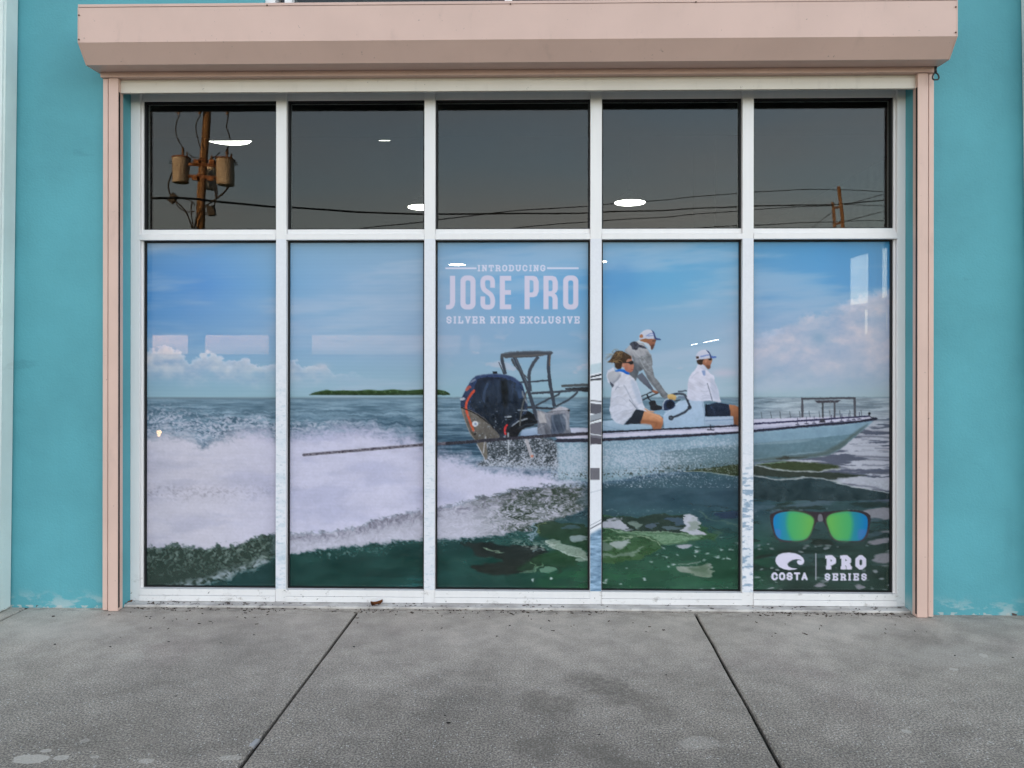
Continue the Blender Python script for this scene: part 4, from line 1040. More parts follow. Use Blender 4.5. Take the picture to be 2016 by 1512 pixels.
    stroke('B', [(430, 520), (400, 600), (392, 700)], 26, (84, 102, 134), a=0.45, soft=4)
    stroke('B', [(690, 510), (700, 600), (690, 700)], 18, (70, 88, 118), a=0.4, soft=4)
    # midsection and anti-ventilation struts showing through the spray
    poly('B', [(300, 1112), (420, 1112), (430, 1300), (410, 1330), (370, 1260)], (112, 106, 98), nz=14, ns=3, cv=False)
    stroke('B', [(320, 1160), (400, 1310)], 8, (196, 196, 204), a=0.9); stroke('B', [(415, 1080), (385, 1250)], 9, (200, 200, 208), a=0.9)
    stroke('B', [(650, 1040), (655, 1280)], 14, (200, 204, 212), a=0.8); stroke('B', [(845, 1120), (900, 1290)], 34, (196, 188, 194), a=0.8)
    disc('B', (905, 1285), 14, (196, 128, 108))
    # ---- poling platform
    TC = (64, 70, 82)
    stroke('B', [(845, 600), (800, 760), (775, 960)], 16, (92, 92, 92))
    stroke('B', [(582, 232), (600, 330), (622, 412)], 34, TC, butt=True)
    stroke('B', [(552, 290), (580, 360), (600, 410)], 10, (60, 64, 72))
    stroke('B', [(970, 228), (900, 330), (876, 400), (874, 470), (888, 596)], 36, (70, 76, 88), butt=True)
    stroke('B', [(1090, 200), (1080, 330), (1100, 540), (1146, 764)], 38, TC, butt=True)
    stroke('B', [(1098, 205), (1092, 320)], 12, (120, 96, 82), a=0.8)
    stroke('B', [(780, 502), (1080, 480)], 18, (62, 68, 80)); stroke('B', [(908, 616), (1200, 600), (1430, 580)], 25, (68, 74, 84), cv=False)
    stroke('B', [(856, 766), (1160, 782)], 24, (58, 62, 72)); stroke('B', [(948, 748), (1090, 674), (1170, 640), (1196, 616)], 20, (66, 72, 82))
    stroke('B', [(1166, 752), (1300, 682), (1362, 630), (1384, 600)], 22, (66, 72, 82))
    stroke('B', [(700, 196), (760, 332), (850, 545), (962, 900)], 40, TC, butt=True)
    stroke('B', [(712, 210), (772, 340), (862, 545)], 8, (112, 120, 132), a=0.7)
    stroke('B', [(690, 262), (740, 350), (800, 400), (860, 462)], 12, (76, 80, 88)); stroke('B', [(690, 258), (720, 320)], 22, (72, 76, 84))
    poly('B', [(565, 232), (574, 200), (620, 182), (700, 174), (900, 165), (1112, 167), (1132, 184), (1112, 206), (1000, 222), (900, 236), (620, 242), (600, 232), (585, 250)], (66, 72, 84), (84, 84, 88), cv=False)
    stroke('B', [(590, 198), (700, 182), (900, 172), (1110, 176)], 9, (112, 122, 134), a=0.8)
    stroke('B', [(700, 222), (900, 214), (1050, 205)], 10, (108, 104, 102), a=0.7)
    poly('B', [(1215, 528), (1360, 518), (1505, 512), (1505, 544), (1215, 552)], (84, 90, 94), cv=False, nz=6)
    poly('B', [(1255, 562), (1505, 548), (1505, 605), (1440, 600), (1400, 580), (1260, 578)], (50, 54, 60), cv=False)
    # ---- soft cooler under the platform
    poly('B', [(958, 790), (1060, 824), (1200, 756), (1290, 776), (1304, 812), (1300, 960), (1324, 1044), (1100, 1066), (962, 1050)], (140, 140, 150), (108, 112, 124), cv=False, nz=10, ns=6)
    poly('B', [(1110, 850), (1260, 830), (1270, 980), (1240, 1040), (1110, 1050)], (92, 102, 118), (78, 88, 106), cv=False, soft=2, nz=6)
    poly('B', [(1060, 824), (1200, 756), (1290, 776), (1300, 808), (1180, 812)], (180, 178, 188), (150, 150, 160), cv=False)
    poly('B', [(962, 800), (1040, 835), (1060, 930), (980, 940)], (168, 164, 168), cv=False, soft=2)
    folds('B', [(958, 790), (1060, 824), (1200, 756), (1290, 776), (1304, 812), (1300, 960), (1324, 1044), (1100, 1066), (962, 1050)], 26, 22, 8, 70, 421)
    stroke('B', [(980, 950), (1050, 935), (1090, 1040)], 7, (90, 94, 104), a=0.7); stroke('B', [(960, 1000), (1030, 960)], 6, (176, 172, 176), a=0.7)
    stroke('B', [(1240, 850), (1270, 900), (1280, 1000)], 22, (168, 170, 180), a=0.7, soft=3)
    stroke('B', [(1060, 824), (1180, 806), (1296, 800)], 8, (84, 86, 96), a=0.8); disc('B', (1296, 800), 14, (58, 60, 68))
    stroke('B', [(1108, 850), (1110, 1050)], 6, (70, 78, 92), a=0.8)
    # ---- push pole trailing aft
    stroke('P', [(598, 895.6), (700, 887), (834, 875.5), (880, 873)], 5.6, (104, 98, 108), cv=False, nz=60)
    stroke('P', [(880, 873.5), (1019, 862), (1158, 853.5)], 6.4, (56, 56, 66), cv=False, nz=22)

# ---- lettering drawn with strokes
def glyph(ch, t=0.2, slab=True):
    c = 0.17; w = 0.78
    a = t / 2 + (0.06 if slab else 0.0)
    L, R, T, B, m = a, w - a, t / 2, 1 - t / 2, w / 2
    S = []; ser = []
    sl = lambda *q: ser.extend(q)
    if ch == 'O': S = [[(L + c, T), (R - c, T), (R, T + c), (R, B - c), (R - c, B), (L + c, B), (L, B - c), (L, T + c), (L + c, T)]]
    elif ch == 'C': S = [[(R, .36), (R, T + c), (R - c, T), (L + c, T), (L, T + c), (L, B - c), (L + c, B), (R - c, B), (R, B - c), (R, .66)]]
    elif ch == 'G': S = [[(R, .34), (R, T + c), (R - c, T), (L + c, T), (L, T + c), (L, B - c), (L + c, B), (R - c, B), (R, B - c), (R, .56), (m + .05, .56)]]
    elif ch == 'D': S = [[(L + .06, T), (R - c, T), (R, T + c), (R, B - c), (R - c, B), (L + .06, B)], [(L + .06, T), (L + .06, B)]]; sl((L + .02, T), (L + .02, B))
    elif ch == 'U': S = [[(L + .02, T), (L + .02, B - c), (L + c, B), (R - c, B), (R - .02, B - c), (R - .02, T)]]; sl((L + .02, T), (R - .02, T))
    elif ch == 'S': S = [[(R, .33), (R, T + c), (R - c, T), (L + c, T), (L, T + c), (L, .5 - c + .05), (L + c, .5), (R - c, .5), (R, .5 + c - .05), (R, B - c), (R - c, B), (L + c, B), (L, B - c), (L, .67)]]
    elif ch == 'I': w = 0.46 if slab else t * 1.1; m = w / 2; S = [[(m, T), (m, B)]]; sl((m, T), (m, B))
    elif ch == 'L': S = [[(L + .06, T), (L + .06, B), (R, B), (R, .66)]]; sl((L + .06, T), (L + .03, B))
    elif ch == 'E': S = [[(R, .32 if slab else T), (R, T), (L + .06, T), (L + .06, B), (R, B), (R, .68 if slab else B)], [(L + .06, .5), (R - .12, .5)]]; sl((L + .03, T), (L + .03, B))
    elif ch == 'K': S = [[(L + .06, T), (L + .06, B)], [(R - .02, T), (L + .1, .56)], [(m - .04, .46), (R, B)]]; sl((L + .06, T), (L + .06, B), (R - .02, T), (R, B))
    elif ch == 'N': S = [[(L + .04, B), (L + .04, T), (R - .04, B), (R - .04, T)]]; sl((L + .02, T), (L + .04, B), (R - .04, T))
    elif ch == 'P': S = [[(L + .08, B), (L + .08, T), (R - c, T), (R, T + c), (R, .58 - c * .6), (R - c, .58), (L + .08, .58)]]; sl((L + .04, T), (L + .08, B))
    elif ch == 'R': S = [[(L + .06, B), (L + .06, T), (R - c, T), (R, T + c), (R, .55 - c * .6), (R - c, .55), (L + .06, .55)], [(R - c - .02, .55), (R - .02, .72), (R - .02, B)]]; sl((L + .03, T), (L + .06, B), (R, B))
    elif ch == 'T': S = [[(L - .02, .34 if slab else T), (L - .02, T), (R + .02, T), (R + .02, .34 if slab else T)], [(m, T), (m, B)]]; sl((m, B))
    elif ch == 'V': S = [[(L + .02, T), (m, B), (R - .02, T)]]; sl((L + .02, T), (R - .02, T))
    elif ch == 'X': S = [[(L, T), (R, B)], [(R, T), (L, B)]]; sl((L, T), (R, T), (L, B), (R, B))
    elif ch == 'A': S = [[(L, B), (m, T), (R, B)], [(L + .1, .68), (R - .1, .68)]]; sl((L, B), (R, B))
    elif ch == 'J': w = 0.62; S = [[(w - a - .02, T - t / 2), (w - a - .02, B - c * .9), (w - a - c * .9, B), (0.0, B)]]
    return w, S, (ser if slab else [])
def text(s, u0, u1, v0, v1, c, t=0.2, slab=True, space=0.13, gap=0.34, soft=1.0, a=1.0):
    adv = []; tot = 0
    for ch in s:
        wd = gap if ch == ' ' else glyph(ch, t, slab)[0]
        adv.append((tot, wd)); tot += wd + space
    tot -= space
    kx = (u1 - u0) / tot; ky = v1 - v0
    sl = area(u0 - 3, u1 + 4, v0 - 3, v1 + 4); x = (XX[sl] - u0); y = (YY[sl] - v0)
    m = np.zeros(x.shape)
    for ch, (x0, wd) in zip(s, adv):
        if ch == ' ': continue
        _, S, ser = glyph(ch, t, slab)
        wpx = t * ky * 0.5 + t * kx * 0.5
        for pl in S:
            P_ = [((x0 + px) * kx, py * ky) for px, py in pl]
            d = np.full(x.shape, 1e9)
            for i in range(len(P_) - 1): d = np.minimum(d, seg_dist(x, y, P_[i], P_[i + 1]))
            mm = np.clip(0.5 + (wpx / 2 - d) / soft, 0, 1)
            mm = mm * np.clip(0.5 + y / soft, 0, 1) * np.clip(0.5 + (ky - y) / soft, 0, 1)
            m = np.maximum(m, mm)
        for (px, py) in ser:
            hw, hh = 0.16 * kx, t * 0.42 * ky
            q = np.maximum(np.abs(x - (x0 + px) * kx) - hw, np.abs(y - np.clip(py * ky, hh, ky - hh)) - hh)
            m = np.maximum(m, np.clip(0.5 - q / soft, 0, 1))
    blend(sl, m * a, c)
def paint_lettering():
    W = (216, 214, 234)
    text('INTRODUCING', 939.5, 1074.5, 521.5, 534, W, 0.17, True, soft=0.8)
    stroke('P', [(877, 528.2), (938, 528.2)], 3.2, W, cv=False, butt=True); stroke('P', [(1077, 528), (1139, 528)], 3.2, W, cv=False, butt=True)
    text('SILVER KING EXCLUSIVE', 878, 1142, 622.5, 637, W, 0.18, True, soft=0.8)
    # JOSE PRO, tall condensed capitals (outlines)
    C_ = (208, 202, 224)
    def ring(x0, x1, y0, y1, w, r):
        def rr(x0, x1, y0, y1, r):
            o = []
            for cx, cy, a0 in ((x1 - r, y0 + r, -90), (x1 - r, y1 - r, 0), (x0 + r, y1 - r, 90), (x0 + r, y0 + r, 180)):
                o += [(cx + r * math.cos(math.radians(a0 + 15 * k)), cy + r * math.sin(math.radians(a0 + 15 * k))) for k in range(7)]
            return o
        poly('A', rr(x0, x1, y0, y1, r), C_, cv=False, holes=[rr(x0 + w, x1 - w, y0 + w * 0.95, y1 - w * 0.95, r * 0.35)])
    w = 58
    poly('A', [(207, 478), (266, 478), (266, 775), (258, 815), (240, 842), (212, 857), (162, 857), (162, 810), (190, 808), (203, 798), (207, 775)], C_, cv=False)
    ring(325, 496, 474, 860, w, 66); ring(1490, 1662, 474, 860, w, 66)
    stroke('A', [(689, 614), (689, 540), (672, 508), (634, 500), (596, 508), (579, 540), (579, 590), (594, 632), (634, 664), (672, 696), (689, 740), (689, 795), (672, 826), (634, 834), (596, 826), (579, 795), (579, 712)], 54, C_, cap=24)
    poly('A', [(772, 478), (901, 478), (901, 532), (830, 532), (830, 640), (898, 640), (898, 692), (830, 692), (830, 803), (901, 803), (901, 857), (772, 857)], C_, cv=False)
    for x0 in (1052, 1266):
        x1 = x0 + 161
        hole = [(x0 + 58, 528), (x0 + 88, 528), (x0 + 102, 545), (x0 + 102, 650), (x0 + 88, 668), (x0 + 58, 668)]
        if x0 == 1052:
            poly('A', [(x0, 478), (x0 + 105, 478), (x0 + 140, 492), (x1, 545), (x1, 655), (x0 + 140, 706), (x0 + 105, 720), (x0 + 58, 720), (x0 + 58, 857), (x0, 857)], C_, cv=False, holes=[hole])
        else:
            hole = [(x0 + 58, 528), (x0 + 90, 528), (x0 + 104, 545), (x0 + 104, 635), (x0 + 90, 652), (x0 + 58, 652)]
            poly('A', [(x0, 478), (x0 + 105, 478), (x0 + 142, 492), (x1 + 3, 545), (x1 + 3, 630), (x0 + 150, 662), (x0 + 130, 678), (x0 + 152, 700), (x1 + 1, 735), (x1 + 1, 857), (x0 + 104, 857), (x0 + 104, 735), (x0 + 92, 712), (x0 + 58, 708), (x0 + 58, 857), (x0, 857)], C_, cv=False, holes=[hole])
    # ---- sunglasses
    FR = (58, 50, 56)
    poly('E', [(305, 245), (320, 215), (400, 180), (520, 160), (640, 160), (760, 175), (880, 185), (975, 192), (1060, 185), (1180, 172), (1330, 160), (1480, 165), (1590, 195), (1640, 235), (1640, 300), (1620, 440), (1595, 520), (1540, 575), (1440, 585), (1260, 585), (1170, 575), (1110, 520), (1062, 400), (1020, 320), (975, 312), (925, 320), (890, 400), (845, 510), (790, 570), (700, 586), (560, 588), (450, 578), (385, 535), (350, 460), (320, 340)], FR, (72, 66, 72), cv=False)
    poly('E', [(952, 225), (995, 225), (1006, 306), (944, 306)], (120, 118, 126), soft=1.5)
    LN = [(352, 330), (362, 255), (400, 215), (480, 190), (580, 183), (700, 192), (810, 225), (870, 265), (885, 310), (872, 380), (840, 470), (790, 535), (720, 562), (600, 566), (480, 556), (410, 520), (372, 440)]
    poly('E', LN, (30, 128, 190), (92, 176, 92), gd=(1, 0))
    poly('E', [(560, 190), (700, 195), (810, 228), (868, 268), (880, 312), (865, 380), (835, 468), (788, 530), (720, 556), (620, 560), (560, 480), (530, 340)], (70, 170, 112), (112, 178, 88), gd=(1, 0), soft=9)
    poly('E', [(380, 420), (450, 430), (440, 530), (400, 500)], (84, 122, 196), soft=5, a=0.6)
    RN = [(1060, 300), (1075, 255), (1120, 220), (1220, 195), (1340, 185), (1450, 190), (1540, 215), (1590, 260), (1602, 330), (1590, 430), (1555, 520), (1500, 562), (1400, 570), (1270, 566), (1190, 555), (1130, 500), (1090, 410)]
    poly('E', RN, (92, 176, 92), (24, 122, 190), gd=(1, 0))
    poly('E', [(1066, 305), (1080, 260), (1130, 225), (1240, 198), (1350, 190), (1400, 300), (1390, 460), (1350, 560), (1270, 560), (1195, 548), (1135, 495), (1095, 405)], (110, 180, 88), (74, 172, 112), gd=(1, 0), soft=9)
    poly('E', [(1480, 430), (1580, 430), (1550, 515), (1480, 550)], (92, 120, 190), soft=6, a=0.55)
    # ---- wave emblem and words
    W = (222, 216, 236)
    wave = [(677, 934), (630, 950), (560, 956), (490, 944), (430, 915), (393, 872), (380, 832), (388, 790), (420, 755), (480, 732), (560, 725), (640, 735), (705, 760), (745, 795), (762, 832), (757, 862), (736, 884), (704, 888), (676, 874), (664, 850), (672, 830), (695, 824), (727, 833), (708, 818), (660, 812), (605, 823), (560, 848), (538, 878), (552, 908), (595, 928), (640, 934)]
    poly('E', wave, W, cv=False)
    text('COSTA', 1519, 1590, 1127, 1142.5, W, 0.24, False, space=0.16, soft=0.9)
    stroke('E', [(916, 735), (916, 1090)], 9, (196, 194, 208), cv=False, butt=True)
    text('PRO', 1622.5, 1707.5, 1093, 1121.5, W, 0.26, True, space=0.12)
    text('SERIES', 1622.5, 1707.5, 1128.5, 1143, W, 0.21, True, space=0.14, soft=0.9)

def paint_all():
    paint_backdrop(); paint_foam(); paint_reflections(); paint_right_water()
    warp(area(840, 1480, 955, 1180), [(15, 5, 34, 9, 301), (5, 2.5, 11, 4, 303), (1.6, 1.2, 3.5, 2.4, 305)])
    warp(area(1470, 1772, 900, 1180), [(9, 2.5, 40, 8, 311), (3, 1.5, 9, 3.5, 313)])
    warp(area(272, 850, 800, 1180), [(8, 5, 22, 14, 321), (2.4, 2.0, 5, 4, 323)])
    paint_boat(); paint_crew(); paint_engine()
    warp(area(860, 1740, 640, 960), [(0.9, 0.9, 7, 7, 331), (0.6, 0.6, 2.6, 2.6, 333)])
    sl = area(272, 1772, 786, 1180)
    CAN[sl] *= (1 + (fbm(XX[sl], YY[sl], 3.0, 2.6, 3, 341) - 0.5) * 0.07 + (fbm(XX[sl], YY[sl], 34, 16, 3, 343) - 0.5) * 0.06)[..., None]
    paint_lettering()
    # weave of the film: fine horizontal lines
    CAN[:] += (np.sin(YY * math.pi * 0.9) * 2.0)[..., None] + (fbm(XX, YY, 300, 200, 2, 99)[..., None] - 0.5) * 6
    np.clip(CAN, 4, 250, out=CAN)
paint_all()
PRINT_GAIN = 1.09
CAN_LIN = s2l(CAN)
def sample(u, v):
    x = np.clip(np.asarray(u) - CU - 0.5, 0, CW - 1.001); y = np.clip(np.asarray(v) - CV - 0.5, 0, CH - 1.001)
    xi = x.astype(int); yi = y.astype(int); fx = (x - xi)[..., None]; fy = (y - yi)[..., None]
    a = CAN_LIN[yi, xi] * (1 - fx) + CAN_LIN[yi, xi + 1] * fx
    b = CAN_LIN[yi + 1, xi] * (1 - fx) + CAN_LIN[yi + 1, xi + 1] * fx
    return a * (1 - fy) + b * fy

def colour_sheet(name, x0, x1, z0, z1, y, nx, nz_, colfn, mat, parent, thick=0.0006):
    """a flat film: dense grid facing -y that carries the print as a colour attribute"""
    gx, gz = np.meshgrid(np.linspace(x0, x1, nx), np.linspace(z1, z0, nz_))
    co = np.stack([gx, np.full_like(gx, y), gz], -1).reshape(-1, 3)
    cl = colfn(co)
    i = np.arange(nx * nz_).reshape(nz_, nx)
    quads = np.stack([i[:-1, :-1], i[1:, :-1], i[1:, 1:], i[:-1, 1:]], -1).reshape(-1, 4)
    me = bpy.data.meshes.new(name)
    me.vertices.add(len(co)); me.vertices.foreach_set('co', co.astype(np.float32).ravel())
    me.loops.add(quads.size); me.loops.foreach_set('vertex_index', quads.astype(np.int32).ravel())
    me.polygons.add(len(quads))
    me.polygons.foreach_set('loop_start', np.arange(0, quads.size, 4, dtype=np.int32))
    me.update(calc_edges=True)
    at_ = me.color_attributes.new('print', 'FLOAT_COLOR', 'POINT')
    rgba = np.ones((len(co), 4), np.float32); rgba[:, :3] = cl
    at_.data.foreach_set('color', rgba.ravel())
    me.materials.append(mat)
    o = bpy.data.objects.new(name, me); COL.objects.link(o)
    if parent:
        o.parent = parent
        off = Vector((0, 0, 0)); pl = parent
        while pl: off += pl.location; pl = pl.parent
        me.transform(Matrix.Translation(-off))
    return o
def film_print(co):
    u, v = project(co)
    return np.clip(sample(u, v) * PRINT_GAIN, 0, 0.95)

# ------------------------------------------------------------------ ground, road, pavement
def sheet(name, x0, x1, y0, y1, z, mat):
    me = bpy.data.meshes.new(name)
    me.from_pydata([(x0, y0, z), (x1, y0, z), (x1, y1, z), (x0, y1, z)], [], [(0, 1, 2, 3)])
    me.materials.append(mat)
    o = bpy.data.objects.new(name, me); COL.objects.link(o)
    return tag(o, kind='structure')
PAVE_Y0 = -6.4
tag(sheet('ground', -900, 900, -900, 900, -0.16, M['grass']), label='dry grass verge and open ground reaching the horizon')
tag(sheet('road', -300, 300, -16.0, PAVE_Y0 - 0.16, -0.152, M['asphalt']), label='dark asphalt street in front of the shop')
kerb = MB().box(-30, 30, PAVE_Y0 - 0.16, PAVE_Y0, -0.30, -0.004, 0.012).build('kerb', M['kerb'])
tag(kerb, label='concrete kerb between pavement and street', kind='structure')

for (u, v, ru, rv, light, amt, edge) in [
        (1180, 1345, 70, 22, 0, 0.42, 0.8), (1085, 1385, 75, 28, 0, 0.45, 0.9), (1245, 1375, 60, 18, 0, 0.35, 0.8),
        (1055, 1470, 65, 24, 0, 0.45, 0.8), (1175, 1480, 70, 20, 0, 0.42, 0.7), (1290, 1400, 45, 26, 0, 0.3, 0.8), (1230, 1505, 60, 16, 0, 0.40, 0.7),
        (735, 1395, 60, 38, 0, 0.28, 0.9), (280, 1440, 130, 40, 0, 0.20, 0.9), (330, 1480, 120, 20, 0, 0.22, 0.9), (1660, 1400, 120, 30, 0, 0.16, 0.9), (1810, 1250, 60, 26, 0, 0.20, 0.9),
        (62, 1494, 46, 9, 1, 0.62, 0.12), (92, 1478, 12, 4, 1, 0.55, 0.15), (120, 1492, 18, 6, 1, 0.55, 0.15), (288, 1498, 16, 5, 1, 0.45, 0.15), (187, 1490, 9, 3, 1, 0.4, 0.15), (168, 1458, 9, 4, 1, 0.3, 0.15), (452, 1492, 22, 5, 1, 0.4, 0.2),
        (1372, 1462, 40, 14, 1, 0.22, 0.15), (245, 1292, 42, 7, 1, 0.18, 0.15), (1785, 1440, 10, 4, 1, 0.5, 0.2), (1878, 1318, 10, 3, 1, 0.5, 0.2), (1936, 1290, 8, 4, 1, 0.5, 0.2),
        (1860, 1290, 130, 22, 1, 0.22, 0.9), (120, 1240, 160, 22, 1, 0.20, 0.9), (1700, 1235, 150, 14, 1, 0.16, 0.9)]:
    a = ground(u, v); b = ground(u + ru, v); c = ground(u, v + rv); d = ground(u, v - rv)
    STAINS.append((a.x, a.y, abs(b.x - a.x), abs(c.y - d.y) / 2, light, amt, edge))
M['concrete'] = mat_concrete('worn_concrete', STAINS)

pave = empty('pavement', (0, -3, 0))
tag(pave, label='worn grey concrete pavement of wide slabs in front of the shop window', kind='structure')
MB().box(-30, 30, PAVE_Y0, -0.001, -0.30, -0.022).build('joint_bed', M['joint'], pave)
MB().box(-30, 30, 0.0, 0.30, -0.30, -0.002).build('footing', M['concrete'], pave)
jl = [ground(706, 1200), ground(470, 1512)]; jr = [ground(1368, 1205), ground(1540, 1512)]
def on_line(j, y):
    t = (y - j[0].y) / (j[1].y - j[0].y); return j[0].x + (j[1].x - j[0].x) * t
lines = []
wA, wB = on_line(jr, 0) - on_line(jl, 0), on_line(jr, PAVE_Y0) - on_line(jl, PAVE_Y0)
for k in range(-5, 7):
    lines.append((on_line(jl, 0) + k * wA, on_line(jl, PAVE_Y0) + k * wB))
G = 0.0085
rr = random.Random(2)
for i in range(len(lines) - 1):
    (a0, a1), (b0, b1) = lines[i], lines[i + 1]
    bm = bmesh.new()
    near, far = [], []
    N = 40
    prev = None; top = []
    for s in range(N + 1):
        y = 0.0 + (PAVE_Y0 - 0.0) * s / N; t = s / N
        jit0 = rr.uniform(-0.0022, 0.0022) if 0 < s < N else 0; jit1 = rr.uniform(-0.0022, 0.0022) if 0 < s < N else 0
        xl = a0 + (a1 - a0) * t + G + jit0; xr = b0 + (b1 - b0) * t - G + jit1
        top.append([(xl, y, -0.05), (xl, y, -0.007), (xl + 0.007, y, 0.0), (xr - 0.007, y, 0.0), (xr, y, -0.007), (xr, y, -0.05)])
    vs_ = [[bm.verts.new(p) for p in r] for r in top]
    for s in range(N):
        for k in range(5):
            bm.faces.new((vs_[s][k], vs_[s][k + 1], vs_[s + 1][k + 1], vs_[s + 1][k]))
    bm.faces.new(vs_[0][::-1]); bm.faces.new(vs_[-1])
    mb = MB(); mb.bm.free(); mb.bm = bm
    mb.build('slab', M['concrete'], pave)

# ------------------------------------------------------------------ the shop building
def X(u, Y): return at(u, 700, Y).x
def Z(v, Y, u=1008): return at(u, v, Y).z
YF = 0.100
XL, XR = X(256.5, YF), X(1782.5, YF)
shop = empty('shop_building', (0, 0, 0))
tag(shop, 'teal stucco shop building with pale mint pilasters round the wide window', 'building')
BX0, BX1, BYD, BH = -16.0, 7.3, 20.3, 7.2
OPZ = 3.20
UXL, UXR, UZ0, UZ1 = X(519, 0.0), X(1560, 0.0), 3.58, 5.0
w = MB()
w.box(BX0, XL, 0.0, 0.30, -0.02, BH)
w.box(XR, BX1 - 0.25, 0.0, 0.30, -0.02, BH)
w.box(XL, XR, 0.0, 0.30, OPZ, UZ0)
w.box(XL, UXL, 0.0, 0.30, UZ0, UZ1); w.box(UXR, XR, 0.0, 0.30, UZ0, UZ1)
w.box(XL, XR, 0.0, 0.30, UZ1, BH)
w.build('wall', M['teal'], shop)
def pilaster(ut, ub, side):
    xt, xb = at(ut, 0, 0.0).x, at(ub, 1195, 0.0).x
    zt = at(ut, 0, 0.0).z
    xh = xb + (xt - xb) * BH / zt
    o = 0.75 * side
    p = -0.125
    lo = [(xb, p, -0.004), (xb, 0.0, -0.004), (xb + o, 0.0, -0.004), (xb + o, p, -0.004)]
    hi = [(xh, p, BH), (xh, 0.0, BH), (xh + o, 0.0, BH), (xh + o, p, BH)]
    MB().hexa(lo + hi, 0.012).build('pilaster', M['mint'], shop)
pilaster(38, 23, -1); pilaster(2008, 2026, 1)
curb_z = Z(1188, YF)
cb = MB()
cb.box(XL + 0.001, XR - 0.001, 0.022, 0.34, -0.002, curb_z - 0.001, 0.006)
cb.build('threshold', M['curb'], shop)
# outer walls, roof and the room behind the glass
e = MB()
e.box(BX0, BX0 + 0.3, 0.30, BYD, -0.1, BH)
def YS(u):                                  # where the sight line of column u meets the right wall
    d = ray(u, 700); return float(CAMP[1] + (BX1 - 0.3) / d[0] * d[1])
rw = [(YS(1748), YS(1732), 2.68, 3.66), (YS(1709), YS(1670), 2.63, 3.66)]
rl = [(YS(1747.5), YS(1740), 2.02, 2.44), (YS(1708), YS(1698), 1.99, 2.49)]
def wall_with_holes(mb, fixed, a0, a1, z0, z1, holes, axis):
    """boxes round a set of rectangular holes (grid split)"""
    As = sorted({a0, a1} | {h[0] for h in holes} | {h[1] for h in holes})
    Zs = sorted({z0, z1} | {h[2] for h in holes} | {h[3] for h in holes})
    for i in range(len(As) - 1):
        for j in range(len(Zs) - 1):
            ca, cz = (As[i] + As[i + 1]) / 2, (Zs[j] + Zs[j + 1]) / 2
            if any(h[0] < ca < h[1] and h[2] < cz < h[3] for h in holes): continue
            if axis == 'x': mb.box(fixed[0], fixed[1], As[i], As[i + 1], Zs[j], Zs[j + 1])
            else: mb.box(As[i], As[i + 1], fixed[0], fixed[1], Zs[j], Zs[j + 1])
wall_with_holes(e, (BX1 - 0.3, BX1 - 0.25), 0.30, BYD, -0.1, BH, rw + rl, 'x')
bw = []
for (u0, u1) in ((291, 370), (396, 529), (609, 907), (923, 945)):
    bw.append((X(u0, BYD - 0.3), X(u1, BYD - 0.3), Z(698, BYD - 0.3), Z(660, BYD - 0.3)))
wall_with_holes(e, (BYD - 0.3, BYD), BX0 + 0.3, BX1 - 0.3, -0.1, BH, bw, 'y')
e.build('outer_wall', M['inwall'], shop)
for h in bw:
    MB().box(h[0], h[1], BYD - 0.16, BYD - 0.15, h[2], h[3]).build('rear_window_pane', M['rearglass'], shop)
for h in rw + rl:
    MB().box(BX1 - 0.28, BX1 - 0.272, h[0], h[1], h[2], h[3]).build('side_window_pane', M['clear'], shop)
MB().box(BX0 + 0.3, BX1 - 0.3, 0.30, BYD - 0.3, 5.6, 5.8).build('roof', M['roof'], shop)
MB().box(BX0 + 0.3, BX1 - 0.3, 0.30, BYD - 0.3, 5.40, 5.596).build('ceiling', M['dark'], shop)
MB().box(BX0 + 0.3, BX1 - 0.3, 4.0, 4.14, Z(268.5, 4.0), 5.398).build('ceiling_beam', M['dark'], shop)
MB().box(BX0 + 0.3, BX1 - 0.3, 0.345, BYD - 0.3, -0.1, 0.01).build('floor', M['infloor'], shop)

# upper window, of which only the foot shows above the shutter housing
uw = empty('upper_window', (0, 0.1, UZ0))
tag(uw, 'dark upstairs window with white frame just above the beige shutter housing', 'window')
MB().box(UXL, UXL + 0.06, 0.02, 0.14, UZ0, UZ1, 0.002).build('jamb', M['frame'], uw)
MB().box(UXR - 0.06, UXR, 0.02, 0.14, UZ0, UZ1, 0.002).build('jamb', M['frame'], uw)
MB().box(UXL + 0.06, UXR - 0.06, 0.03, 0.14, UZ0, UZ0 + 0.05, 0.002).build('sill_rail', M['frame'], uw)
MB().box(UXL + 0.06, UXR - 0.06, 0.03, 0.14, UZ1 - 0.06, UZ1, 0.002).build('head_rail', M['frame'], uw)
um = [X(566, 0.02), X(1000, 0.02), X(1300, 0.02)]
for x in um: MB().box(x - 0.022, x + 0.022, 0.025, 0.14, UZ0 + 0.05, UZ1 - 0.06, 0.002).build('mullion', M['frame'], uw)
xs = [UXL + 0.06] + um + [UXR - 0.06]
for a, b in zip(xs[:-1], xs[1:]):
    MB().box(a + 0.022, b - 0.022, 0.08, 0.088, UZ0 + 0.05, UZ1 - 0.06).build('pane', M['glass'], uw)

# ------------------------------------------------------------------ the storefront window
win = empty('storefront_window', (0, 0.15, curb_z))
tag(win, 'wide five-bay storefront window, dark panes above, boat advertisement printed on film below', 'window')
ZT = Z(193, YF); ZTR1, ZTRM, ZTR0 = Z(450, YF), Z(460.5, YF), Z(471.5, YF); ZB = Z(1164, YF); Z0 = curb_z
YB = 0.215
FB = 0.0018
MU = [(543, 563.5), (835, 856.5), (1162, 1184.5), (1461.5, 1483.5)]
JX = [(XL, X(275, YF)), (X(1766, YF), XR)]
HEAD_TOP = OPZ - 0.002
for (a, b) in JX:
    MB().box(a + 0.001, b, YF, YB, Z0, HEAD_TOP, FB).build('jamb', M['frame'], win)
